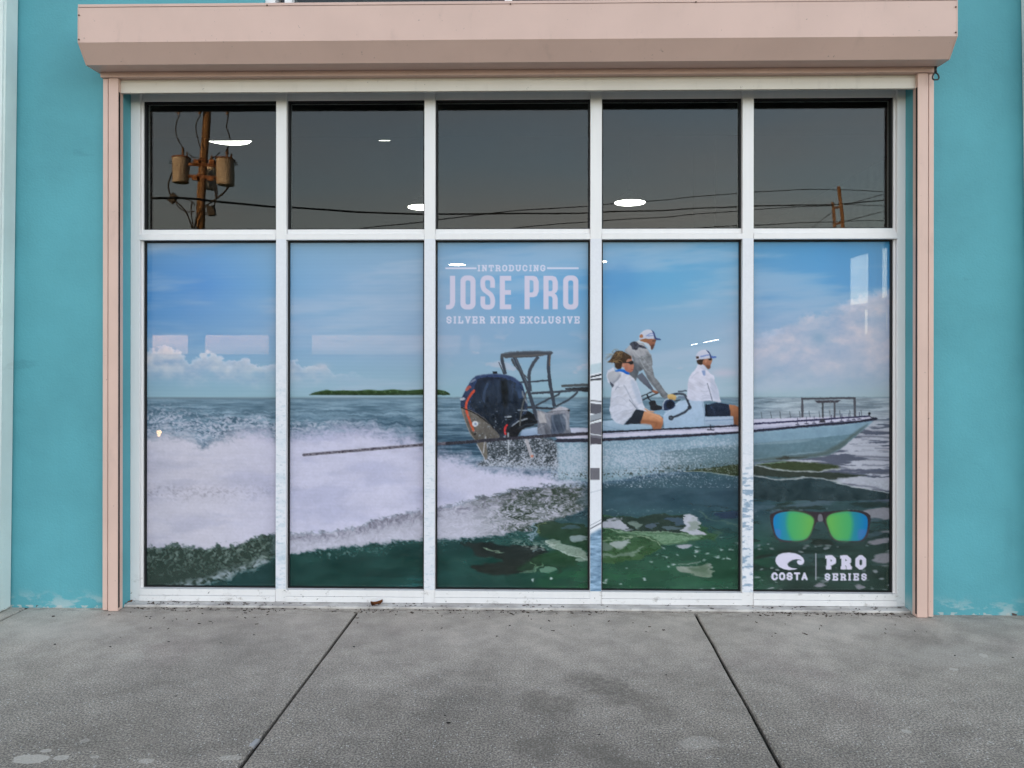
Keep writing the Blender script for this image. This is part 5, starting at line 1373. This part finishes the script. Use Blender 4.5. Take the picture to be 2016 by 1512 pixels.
# returns of the jambs towards the glass
MB().box(JX[0][1], JX[0][1] + 0.012, YF + 0.022, YB - 0.01, Z0, ZT + 0.01, 0.001).build('jamb_return', M['frame'], win)
MB().box(JX[1][0] - 0.012, JX[1][0], YF + 0.022, YB - 0.01, Z0, ZT + 0.01, 0.001).build('jamb_return', M['frame'], win)
mull = []
for (u0, u1) in MU:
    a, b = X(u0, YF), X(u1, YF)
    m_ = MB().box(a, b, YF, YB, Z0, HEAD_TOP, FB).build('mullion', M['frame'], win)
    mull.append((a, b, m_))
bays = []
edges = [(JX[0][1], JX[0][1])] + [(a, b) for a, b, _ in mull] + [(JX[1][0], JX[1][0])]
for k in range(5):
    bays.append((edges[k][1], edges[k + 1][0]))
for k, (a, b) in enumerate(bays):
    e0 = 0.0006
    MB().box(a + e0, b - e0, YF + 0.028, YB - 0.004, ZT, HEAD_TOP - 0.002, FB).build('head_rail', M['frame'], win)
    MB().box(a + e0, b - e0, YF + 0.016, YB - 0.004, ZTRM + 0.0030, ZTR1, FB).build('transom', M['frame'], win)
    MB().box(a + e0, b - e0, YF - 0.004, YB - 0.004, ZTR0, ZTRM, FB).build('transom_cover', M['frame'], win)
    zb1 = Z0 + (ZB - Z0) * 0.48
    MB().box(a + e0, b - e0, YF - 0.010, YB - 0.004, Z0 + 0.001, zb1 - 0.0015, FB).build('bottom_rail', M['frame'], win)
    MB().box(a + e0, b - e0, YF - 0.004, YB - 0.004, zb1, ZB, FB).build('glazing_bead', M['frame'], win)
    for (z0, z1, low) in ((ZB, ZTR0, True), (ZTR1, ZT, False)):
        gw = 0.010
        g = MB()
        yo0, yo1 = GLASS_Y - 0.018, GLASS_Y + 0.012
        ar = 0.013 if k == 0 else 0.0; br = 0.013 if k == 4 else 0.0
        g.box(a + ar, a + ar + gw, yo0, yo1, z0 + 0.0005, z1 - 0.0005); g.box(b - br - gw, b - br, yo0, yo1, z0 + 0.0005, z1 - 0.0005)
        g.box(a + ar + gw, b - br - gw, yo0, yo1, z0 + 0.0005, z0 + gw * 0.7); g.box(a + ar + gw, b - br - gw, yo0, yo1, z1 - gw, z1 - 0.0005)
        pane = MB().box(a + ar + gw * 0.5, b - br - gw * 0.5, GLASS_Y, GLASS_Y + 0.008, z0 + gw * 0.4, z1 - gw * 0.5).build('pane', M['lowglass'] if low else M['glass'], win)
        g.build('gasket', M['gasket'], pane)
        if low:
            step = 1.7 if k < 2 else 1.12
            fx0, fx1, fz0, fz1 = a + ar + gw * 0.6, b - br - gw * 0.6, z0 + gw * 0.6, z1 - gw * 0.8
            nx = int((fx1 - fx0) * FPX / 4.75 / step); nz_ = int((fz1 - fz0) * FPX / 4.75 / step)
            f = colour_sheet('printed_film', fx0, fx1, fz0, fz1, GLASS_Y - 0.0015, nx, nz_, film_print, M['film'], pane)
            f['label'] = ['film print of white wake spray under blue sky', 'film print of wake, open sea and a low green island',
                          'film print with white lettering above an outboard engine', 'film print of three anglers aboard a skiff', 'film print of the skiff bow above green mirrored sunglasses'][k]

# printed vinyl wrapped round the mullions
def wrap_print(k):
    (u0, u1) = MU[k]
    def fn(co):
        u, v = project(co)
        s = (u - u0) / (u1 - u0)
        n = fbm(u, v, 40, 22, 5, 60 + k); n2 = fbm(u + 0.5 * v, v, 16, 5, 4, 70 + k)
        c = np.zeros((len(u), 3)) + np.array((226, 227, 234.0))
        if k in (0, 1, 3):
            st = [(600, 900), (700, 1000), None, (760, 960)][k]
            f = sstep(st[0], st[1], v)[:, None] * (sstep(0.50, 0.80, n2) * 0.40 + sstep(0.5, 0.8, n) * 0.22)[:, None] * (0.5 if k == 1 else 1.0)
            c = c * (1 - np.clip(f, 0, 1)) + np.array((172, 192, 206.0)) * np.clip(f, 0, 1)
            if k == 3:
                g = (sstep(900, 960, v) * sstep(0.50, 0.64, n2))[:, None]
                c = c * (1 - g * 0.75) + np.array((128, 152, 176.0)) * g * 0.75
            dots = sstep(0.66, 0.72, fbm(u, v, 7, 2.2, 3, 80 + k))[:, None] * sstep(st[0], st[1], v)[:, None]
            c = c * (1 - dots * 0.2) + np.array((130, 152, 168.0)) * dots * 0.2
        else:
            def band(v0, v1, cc, sl=0.0, soft=1.0, a=1.0):
                nonlocal c
                vv = v + sl * (s - 0.5) * 20
                m = (np.clip(0.5 + (vv - v0) / soft, 0, 1) * np.clip(0.5 + (v1 - vv) / soft, 0, 1) * a)[:, None]
                c = c * (1 - m) + np.array(cc, float) * m
            band(716, 735, (188, 204, 214), 0.2, 4); band(738, 741.5, (48, 52, 62), 0.25); band(745, 749, (70, 72, 80), 0.1)
            band(788, 791, (130, 130, 136), -0.1); band(795, 815, (92, 92, 102), -0.12); band(815, 828, (150, 156, 166), 0.3)
            band(826, 829, (90, 90, 98), 0.3); band(832, 874, (112, 110, 120), 0.2); band(828, 831.5, (224, 226, 230), 0.35); band(855, 857, (210, 212, 218), -0.15)
            band(862, 874, (84, 80, 88), -0.15)
            m = (np.clip(0.5 + (v - 921), 0, 1) * np.clip(0.5 + (945 - v), 0, 1) * (s < 0.82))[:, None]
            c = c * (1 - m) + np.array((110, 108, 116.0)) * m
            band(966, 968, (196, 200, 210), 0.3); band(1028, 1029.5, (150, 154, 164), 0.6); band(1034, 1036, (60, 66, 78), 0.6)
            m = sstep(-3, 6, v + (s - 0.5) * 12 - 1044)[:, None]
            wcol = np.array((128, 156, 182.0)) + (n2[:, None] - 0.5) * 120
            c = c * (1 - m) + wcol * m
        c = c + (fbm(u, v, 3, 3, 2, 90)[:, None] - 0.5) * 8
        return np.clip(s2l(np.clip(c, 0, 250)), 0, 0.9)
    return fn
for k, (a, b, m_) in enumerate(mull):
    colour_sheet('vinyl_wrap', a + 0.0012, b - 0.0012, ZB + 0.004, ZTR0 + 0.004, YF - 0.0012, 24, 420, wrap_print(k), M['wrap'], m_)

# ------------------------------------------------------------------ roller shutter
sh = empty('roller_shutter', (0, 0, 3.1))
tag(sh, 'beige aluminium roller shutter housing with guide rails, rolled up above the window', 'shutter')
P1, P2 = -0.271, -0.190
hx0, hx1 = X(152.5, P1), X(1884.5, P1)
z_line, z_top, z_f, z_c, z_b = Z(8, P1), Z(2, P1), Z(77.5, P1), Z(122.5, P2), Z(142, -0.02)
prof = [(-0.002, z_line - 0.0005), (P1, z_line - 0.0005), (P1, z_f), (P2, z_c), (-0.002, z_b)]
MB().prism_x(prof, hx0 + 0.004, hx1 - 0.004).build('housing', M['beige'], sh)
MB().box(hx0 + 0.002, hx1 - 0.002, P1 - 0.003, -0.002, z_line + 0.0015, z_top, 0.001).build('top_cover', M['beige'], sh)
for (x0, x1) in ((hx0, hx0 + 0.004), (hx1 - 0.004, hx1)):
    pr = [(-0.002, z_line), (P1 - 0.002, z_line), (P1 - 0.002, z_f - 0.001), (P2 - 0.001, z_c - 0.002), (-0.002, z_b - 0.002)]
    MB().prism_x(pr, x0, x1).build('end_cap', M['beige'], sh)
lx0, lx1 = X(198, -0.066), X(1841, -0.066)
MB().box(lx0, lx1, -0.072, -0.004, z_b - 0.034, z_b - 0.003, 0.002).build('lower_lip', M['beige'], sh)
RY = -0.060
for (ua, ub, uc, ud) in ((203, 212.5, 213, 232), (1837.5, 1827.5, 1827, 1806.5)):
    xa, xb = sorted((X(ua, RY + 0.01), X(ub, RY + 0.01))); xc, xd = sorted((X(uc, RY), X(ud, RY)))
    ztop = z_b - 0.036
    r = MB().box(xc, xd, RY, -0.002, 0.003, ztop, 0.002).build('guide_rail', M['rail'], sh)
    MB().box(xa, xb, RY + 0.006, -0.002, 0.006, ztop, 0.002).build('rail_flange', M['rail'], r)
    # slot the slats run in: dark channel on the inner flank
    inner = xd if ua < 1000 else xc
    sgn = 1 if ua < 1000 else -1
    MB().box(min(inner, inner + sgn * 0.0012), max(inner, inner + sgn * 0.0012), RY + 0.006, RY + 0.022, 0.02, ztop - 0.08).build('slat_slot', M['gasket'], r)
bx0, bx1 = X(235, -0.02), X(1806, -0.02)
zs1, zs0 = Z(158.5, -0.02), Z(180, -0.02)
bb = MB().box(bx0, bx1, -0.032, -0.010, zs0, zs1, 0.002).build('bottom_bar', M['slat'], sh)
MB().box(bx0, bx1, -0.026, -0.012, zs1 + 0.002, zs1 + 0.05, 0.002).build('slat', M['slat'], sh)
def screw(u, v, Y):
    p = at(u, v, Y)
    mb = MB(); mb.tube([(p.x, Y, p.z), (p.x, Y - 0.003, p.z)], 0.0045, 8); mb.build('screw', M['screw'], sh)
for (u, v) in ((155.5, 30), (155.5, 78), (1881.5, 14), (1881.5, 64)): screw(u, v, P1 - 0.002)
for (u, v) in ((526, 10.5), (1005, 8.0), (1370, 4.0)): screw(u, v, P1 - 0.003)
# crank eye hanging from the right end
ey = empty('crank_eye_pivot')
bpy.data.objects.remove(ey)
YE = -0.105
pts = [at(u, v, YE) for u, v in ((1842, 143), (1837.5, 147), (1836, 153), (1838, 156.5), (1842, 157), (1847, 156), (1848.5, 152), (1846.5, 146.5), (1842, 143))]
mb = MB(); mb.tube(smooth_line(pts, 4), 0.0048, 8); mb.tube([at(1842, 144, YE), at(1842, 131, YE)], 0.0075, 8)
mb.build('crank_eye', M['steel'], sh, True)

# ------------------------------------------------------------------ lamps inside the shop
def pendant(u, v, dia, zl, label):
    d = ray(u, v); t = (zl - CAMP[2]) / d[2]; p = CAMP + d * t
    x, y = float(p[0]), float(p[1]); r = dia / 2
    root = empty('pendant_lamp', (x, y, zl))
    tag(root, label, 'lamp', 'round pendant lamps in the shop')
    MB().lathe((x, y, zl), [(r, 0.0), (r * 0.985, 0.03), (r * 0.7, 0.10), (r * 0.3, 0.16), (0.05, 0.20), (0.0, 0.20)], 40).build('shade', M['lampshade'], root, True)
    MB().lathe((x, y, zl), [(0.0, 0.012), (r * 0.93, 0.012), (r * 0.93, 0.006), (0.0, 0.006)], 40).build('diffuser', M['lamp'], root)
    MB().lathe((x, y, zl), [(r * 0.95, 0.004), (r * 0.99, 0.004), (r * 0.99, -0.006), (r * 0.95, -0.006), (r * 0.95, 0.004)], 40).build('rim', M['lamp'], root)
    MB().tube([(x, y, zl + 0.19), (x, y, 5.396)], 0.012, 8).build('stem', M['dark'], root)
    return root
pendant(446, 272.0, 0.585, 4.2, 'lit round pendant lamp showing beside the reflected pole with two transformers')
pendant(748, 262.5, 0.60, 4.2, 'lit round pendant lamp showing as a thin crescent in the second top pane')
pendant(832, 408, 0.52, 4.2, 'lit round pendant lamp half hidden behind the second mullion')
pendant(1240, 399, 0.53, 4.2, 'lit round pendant lamp showing alone in the fourth top pane')
pendant(900, 521, 0.50, 4.2, 'lit round pendant lamp glimpsed through the film beside the word INTRODUCING')
pendant(1178, 515, 0.50, 4.2, 'lit round pendant lamp glimpsed through the film behind the third mullion')

# a low floor lamp and a hanging tube fitting, both only glimpsed through the film
q = at(313, 853, 3.0)
fl = empty('floor_lamp', (q.x, q.y, 0.01))
tag(fl, 'low floor lamp with a warm glowing bulb glimpsed through the wake print', 'lamp')
MB().lathe((q.x, q.y, 0.01), [(0, 0.03), (0.13, 0.03), (0.14, 0.012), (0.14, 0.0), (0, 0.0)], 24).build('base', M['steel'], fl)
MB().tube([(q.x, q.y, 0.035), (q.x, q.y, q.z - 0.034)], 0.010, 8).build('stem', M['steel'], fl)
MB().lathe((q.x, q.y, q.z), [(0, -0.034), (0.012, -0.030), (0.014, -0.012), (0.026, 0.008), (0.018, 0.026), (0, 0.032)], 16).build('bulb', M['warmbulb'], fl, True)
ta, tb = at(1361, 679, 10.0), at(1415, 668.5, 7.0)
tl = empty('tube_light', (ta + tb) / 2)
tag(tl, 'lit tube light fitting glimpsed through the sky print beside the seated angler', 'lamp')
MB().tube([ta + Vector((0, 0, 0.03)), tb + Vector((0, 0, 0.03))], 0.018, 6).build('housing', M['dark'], tl)
for f0, f1 in ((0.0, 0.27), (0.50, 1.0)):
    MB().tube([ta.lerp(tb, f0), ta.lerp(tb, f1)], 0.007, 8).build('tube', M['tube'], tl)
for f0 in (0.1, 0.9):
    h = ta.lerp(tb, f0); MB().tube([h + Vector((0, 0, 0.045)), (h.x, h.y, 5.396)], 0.006, 6).build('hanger', M['dark'], tl)

# ------------------------------------------------------------------ utility poles and lines across the street (seen in the glass)
VA, VB = 22.0, 48.4
def mir(u, v, yv=VA): return mirrored(u, v, yv)
R1 = lambda x, y: (320 + x / 5.816, 200 + y / 5.816)
def m1(x, y, yv=VA): return mir(*R1(x, y), yv)
pA0, pA1 = mir(377, 789.5), mir(411.5, 140)
pA0.z = -0.17
pole = empty('utility_pole', pA0)
tag(pole, 'leaning timber utility pole with transformers across the street, mirrored in the glass', 'pole')
rA = 0.5 * 16.3 / FPX * (VA + DIST)
MB().tube([pA0, pA0.lerp(pA1, 0.5), pA1], [rA * 1.15, rA * 1.0, rA * 0.85], 16).build('shaft', M['wood'], pole, True)
ca0, ca1 = mir(332, 212), mir(470, 213)
ca0.y += rA + 0.05; ca1.y += rA + 0.05
MB().tube([ca0, ca1], 0.065, 4).build('crossarm', M['wood'], pole)
def transformer(x0, x1, y0, y1, yoff, name='transformer'):
    c0 = m1((x0 + x1) / 2, y0, VA + yoff); c1 = m1((x0 + x1) / 2, y1, VA + yoff)
    r = (x1 - x0) / 2 / 5.816 / FPX * (VA + yoff + DIST)
    h = c0.z - c1.z
    b = (c1.x, c1.y, c1.z)
    can = MB().lathe(b, [(0, 0), (r * 0.80, 0.0), (r * 0.92, 0.02), (r * 0.93, 0.06), (r * 0.97, h * 0.5), (r, h * 0.93), (r, h * 0.94)], 28).build(name, M['can'], pole, True)
    MB().lathe(b, [(r * 1.0, h * 0.94), (r * 1.10, h * 0.94), (r * 1.10, h * 0.97), (r * 0.9, h), (0, h * 1.03)], 28).build('lid', M['rust'], can)
    for dx, hh, rr_ in ((r * 0.30, 0.30, 0.055), (r * 0.66, 0.16, 0.04)):
        pr = [(rr_ * 0.6, 0)]
        n = 5
        for q in range(n):
            pr += [(rr_, hh * (q + .2) / n), (rr_ * 0.6, hh * (q + .6) / n)]
        pr += [(rr_ * 0.35, hh), (0, hh * 1.1)]
        MB().lathe((b[0] + dx, b[1] + (0.1 if dx < r * .5 else 0), b[2] + h), pr, 12).build('bushing', M['porcelain'], can)
    for s in (-1, 1): MB().tube([(b[0] + s * r * 1.0, b[1], b[2] + h * 0.83), (b[0] + s * (r + 0.10), b[1], b[2] + h * 0.86), (b[0] + s * (r + 0.12), b[1], b[2] + h * 0.78), (b[0] + s * r, b[1], b[2] + h * 0.76)], 0.018, 6).build('lifting_lug', M['steel'], can)
    return can
transformer(120, 320, 655, 955, 0.0)
transformer(622, 822, 655, 955, 0.0)
transformer(505, 625, 735, 1015, 1.2)
def bar(p, q, r, mat, name, n=4): return MB().tube([p, q], r, n).build(name, mat, pole)
for (xa, xb, y) in ((310, 640, 735), (310, 640, 872)):
    bar(m1(xa, y, VA - 0.15), m1(xb, y, VA - 0.15), 0.055, M['rust'], 'bracket')
for (x, y) in ((395, 705), (575, 700), (385, 895), (560, 890)):
    q = m1(x, y, VA - 0.2)
    MB().box(q.x - 0.09, q.x + 0.09, q.y - 0.05, q.y + 0.05, q.z - 0.07, q.z + 0.07, 0.01).build('clamp', M['rust'], pole)
for y in (690, 860):
    q = m1(478 if y < 800 else 462, y); 
    MB().lathe((q.x, q.y, q.z), [(rA * 1.0, -0.04), (rA * 1.12, -0.04), (rA * 1.12, 0.04), (rA * 1.0, 0.04)], 16).build('pole_band', M['rust'], pole)
def lead(pts, r, yv=VA - 0.25, name='lead_cable', mat=None):
    MB().tube(smooth_line([m1(x, y, yv) for x, y in pts], 5), r, 6).build(name, mat or M['cable'], pole, True)
lead([(118, 830), (90, 900), (72, 985), (98, 1085), (150, 1150), (225, 1215), (275, 1275), (310, 1355), (340, 1465)], 0.028)
lead([(160, 1160), (205, 1240), (290, 1280), (375, 1270)], 0.020)
lead([(185, 1118), (280, 1140), (350, 1165), (385, 1200)], 0.022)
lead([(360, 1160), (340, 1260), (352, 1465)], 0.020)
lead([(755, 962), (700, 1040), (620, 1110), (520, 1190), (440, 1270), (390, 1360), (368, 1465)], 0.030)
lead([(625, 955), (628, 1040), (620, 1110), (595, 1195)], 0.026)
lead([(590, 960), (605, 1030), (622, 1105)], 0.024)
lead([(490, 1280), (530, 1270), (570, 1250)], 0.024); lead([(488, 1298), (540, 1290), (570, 1265)], 0.018)
lead([(200, 180), (165, 250), (148, 350), (175, 460), (225, 540), (245, 580)], 0.019)
lead([(432, 180), (392, 250), (378, 330), (405, 460), (440, 560)], 0.019)
lead([(742, 175), (730, 250), (720, 310), (745, 370), (768, 480), (722, 580)], 0.019)
lead([(310, 620), (350, 655), (420, 660)], 0.016); lead([(550, 670), (610, 640), (660, 590)], 0.016)
for (x, y, a) in ((130, 1132, 40), (566, 1250, -10)):
    q = m1(x, y, VA - 0.25)
    b_ = MB().box(-0.13, 0.13, -0.06, 0.06, -0.17, 0.17, 0.02).build('splice_box', M['cable'], pole)
    b_.location = q - pA0; b_.rotation_euler = (0, math.radians(a), 0)
    b_.data.transform(Matrix.Translation(pA0))
for (x, y) in ((183, 152), (420, 150), (728, 150)):
    q = m1(x, y, VA - 0.25)
    MB().tube([q + Vector((0, 0, 0.28)), q + Vector((0.03, 0, 0.1)), q + Vector((0.0, 0, -0.06))], [0.05, 0.06, 0.045], 8).build('fuse_cutout', M['porcelain'], pole)

R2 = lambda x, y: (1440 + x / 4.383, 340 + y / 4.383)
def m2(x, y, yv=VB): return mir(*R2(x, y), yv)
def far_pole(top, low, px, label, h_extra=0):
    a, b = m2(*top), m2(*low)
    d = (b - a); base = a + d * ((-0.17 - a.z) / d.z)
    r = px / 2 / 4.383 / FPX * (VB + DIST)
    o = empty('utility_pole', base); tag(o, label, 'pole')
    MB().tube([base, base.lerp(a, 0.6), a], [r * 1.3, r * 1.08, r], 14).build('shaft', M['wood'], o, True)
    return o
pt = far_pole((930, 110), (950, 465), 29, 'tall bare timber pole mirrored in the fifth top pane')
ps = far_pole((868, 248), (877, 465), 25, 'short timber stub pole bracketed to the taller pole, mirrored in the fifth pane')
for y0, y1 in ((300, 288), (445, 432)):
    MB().tube([m2(880, y0), m2(930, y1)], 0.08, 6).build('brace', M['wood'], pt)
def wire(pts, r, label, far=None):
    P_ = []
    for (u, v) in pts:
        yv = VA + (VB - VA) * (u - 425) / (1640 - 425) if far is None else far
        P_.append(mir(u, v, max(yv, 16)))
    o = MB().tube(smooth_line(P_, 6), r, 5).build('overhead_cable', M['cable'], None, True)
    tag(o, label, 'cable', 'overhead lines across the street')
wire([(300, 393), (425, 396), (560, 404), (700, 415), (860, 418), (1030, 419), (1200, 418), (1400, 412), (1560, 406), (1640, 401), (1760, 394), (1850, 388)], 0.040, 'thickest dark overhead cable running between the mirrored poles')
wire([(640, 462), (760, 443), (880, 428), (1010, 414), (1160, 405), (1340, 391), (1500, 381), (1650, 371), (1765, 380), (1850, 388)], 0.026, 'thin overhead wire reaching the top of the tall mirrored pole')
wire([(940, 458), (1080, 441), (1220, 434), (1400, 422), (1520, 413), (1637, 403)], 0.026, 'thin overhead wire meeting the short stub pole')
wire([(1340, 452), (1485, 444), (1640, 436), (1750, 439), (1850, 443)], 0.023, 'lowest thin overhead wire crossing both mirrored poles')
wire([(1590, 452), (1637, 415)], 0.026, 'slanting guy wire from the short stub pole', VB)
wire([(1662, 402), (1720, 388), (1760, 378), (1850, 356)], 0.026, 'thin wire rising away from the tall mirrored pole', VB)
wire([(1660, 401), (1720, 406), (1760, 410), (1850, 418)], 0.023, 'thin wire sagging away from the tall mirrored pole', VB)
wire([(1662, 436), (1720, 423), (1760, 412), (1850, 388)], 0.026, 'thin wire rising from low on the tall mirrored pole', VB)

# ------------------------------------------------------------------ small things on the pavement
def flat_leaf(u, v, L, W_, rot, mat, name, label, cat, curl=0.012, z=0.004, group=None):
    p = ground(u, v)
    n = 9; bm = bmesh.new(); rows_ = []
    for i in range(n):
        t = i / (n - 1); wd = W_ * math.sin(math.pi * min(max(t, 0.03), 0.97)) ** 0.7
        zc = curl * (2 * t - 1) ** 2
        rows_.append([bm.verts.new(((t - 0.5) * L, s * wd / 2, zc + curl * 0.8 * s * s)) for s in (-1, 0, 1)])
    for i in range(n - 1):
        for k in range(2): bm.faces.new((rows_[i][k], rows_[i][k + 1], rows_[i + 1][k + 1], rows_[i + 1][k]))
    g = bmesh.ops.solidify(bm, geom=bm.faces[:], thickness=0.0008)
    mb = MB(); mb.bm.free(); mb.bm = bm
    o = mb.build(name, mat, None, True)
    o.location = (p.x, p.y, z); o.rotation_euler = (0.25, 0, rot)
    return tag(o, label, cat, group)
flat_leaf(741, 1195, 0.075, 0.04, 0.5, M['leaf'], 'dead_leaf', 'curled reddish brown dead leaf lying at the foot of the window curb', 'leaf', 0.02, 0.008)
flat_leaf(755, 1196, 0.055, 0.028, -0.2, M['paper'], 'dead_leaf', 'pale cream dry leaf lying beside the reddish brown leaf', 'leaf', 0.008, 0.006)
flat_leaf(252, 1191, 0.05, 0.03, 0.9, M['leaf'], 'dead_leaf', 'small brown dead leaf in the corner beside the guide rail', 'leaf', 0.012, 0.006)
p = ground(359, 1193)
o = MB().tube([(p.x - 0.016, p.y, 0.0055), (p.x + 0.016, p.y + 0.003, 0.0055)], 0.0045, 10).build('cigarette_butt', M['paper'], None, True)
tag(o, 'white cigarette butt lying against the window curb', 'litter')
def pebble(u, v, r, label='small dark pebble or twig scrap lying on the concrete pavement'):
    p = ground(u, v)
    rg = random.Random(int(u * 7 + v)); bm = bmesh.new()
    bmesh.ops.create_icosphere(bm, subdivisions=1, radius=1.0)
    for vv in bm.verts: vv.co = Vector((vv.co.x * r * rg.uniform(1.0, 1.7), vv.co.y * r * rg.uniform(.7, 1.0), vv.co.z * r * rg.uniform(.35, .5)))
    mb = MB(); mb.bm.free(); mb.bm = bm
    o = mb.build('pebble', M['pebble']); o.location = (p.x, p.y, r * 0.36); o.rotation_euler = (0, 0, rg.uniform(-0.6, 0.6))
    return tag(o, label, 'pebble', 'dark scraps on the pavement')
for (u, v, r) in ((883, 1424, .008), (876, 1409, .004), (978, 1253, .006), (697, 1274, .006), (217, 1274, .006), (108, 1269, .006), (105, 1214, .008), (215, 1211, .006), (332, 1264, .006), (435, 1266, .004), (346, 1371, .005), (237, 1255, .004), (1272, 1244, .004), (1004, 1232, .005), (1520, 1253, .004), (1880, 1291, .005), (1656, 1322, .003), (1312, 1329, .004), (295, 1218, .005), (340, 1223, .004), (1180, 1447, .004), (1994, 1295, .005), (500, 1250, .004), (800, 1362, .003)):
    pebble(u, v, r)
p = ground(500, 1462)
o = MB().hexa([(p.x - .012, p.y - .03, -0.012), (p.x + .010, p.y - .028, -0.012), (p.x + .016, p.y + .026, -0.010), (p.x - .004, p.y + .03, -0.010), (p.x - .012, p.y - .03, 0.001), (p.x + .010, p.y - .028, 0.001), (p.x + .016, p.y + .026, 0.002), (p.x - .004, p.y + .03, 0.002)], 0.001).build('paint_chip', M['chip'])
tag(o, 'pale grey flake stuck in the left pavement joint', 'litter')
# fine litter gathered along the curb: nobody could count it
rg = random.Random(11); bm = bmesh.new()
for k in range(420):
    u = rg.choice([rg.uniform(262, 1790), rg.uniform(262, 560), rg.uniform(700, 1200), rg.uniform(1480, 1790)])
    x = X(u, 0.0); y = 0.018 - abs(rg.gauss(0, 0.032)) if rg.random() < 0.8 else -rg.uniform(0.02, 0.35)
    if rg.random() < 0.25: y = rg.uniform(0.03, 0.085); z = curb_z + 0.0008
    else: z = 0.0008
    L = rg.uniform(0.004, 0.020); wd = rg.uniform(0.0015, 0.005); a = rg.uniform(0, math.pi)
    dx, dy = math.cos(a), math.sin(a)
    q = [(x + dx * L * s + -dy * wd * t_, y + dy * L * s + dx * wd * t_, z) for s, t_ in ((-.5, -.5), (.5, -.5), (.5, .5), (-.5, .5))]
    lo = [bm.verts.new(c) for c in q]; hi = [bm.verts.new((c[0], c[1], c[2] + rg.uniform(0.001, 0.004))) for c in q]
    bm.faces.new(lo[::-1]); bm.faces.new(hi)
    for i in range(4): bm.faces.new((lo[i], lo[(i + 1) % 4], hi[(i + 1) % 4], hi[i]))
mb = MB(); mb.bm.free(); mb.bm = bm
o = mb.build('leaf_litter', simple('litter', (0.05, 0.035, 0.025), 0.9, 0.1, 0, 0.6, 25))
tag(o, 'fine brown leaf crumbs and grit gathered along the window curb', 'litter', None, 'stuff')
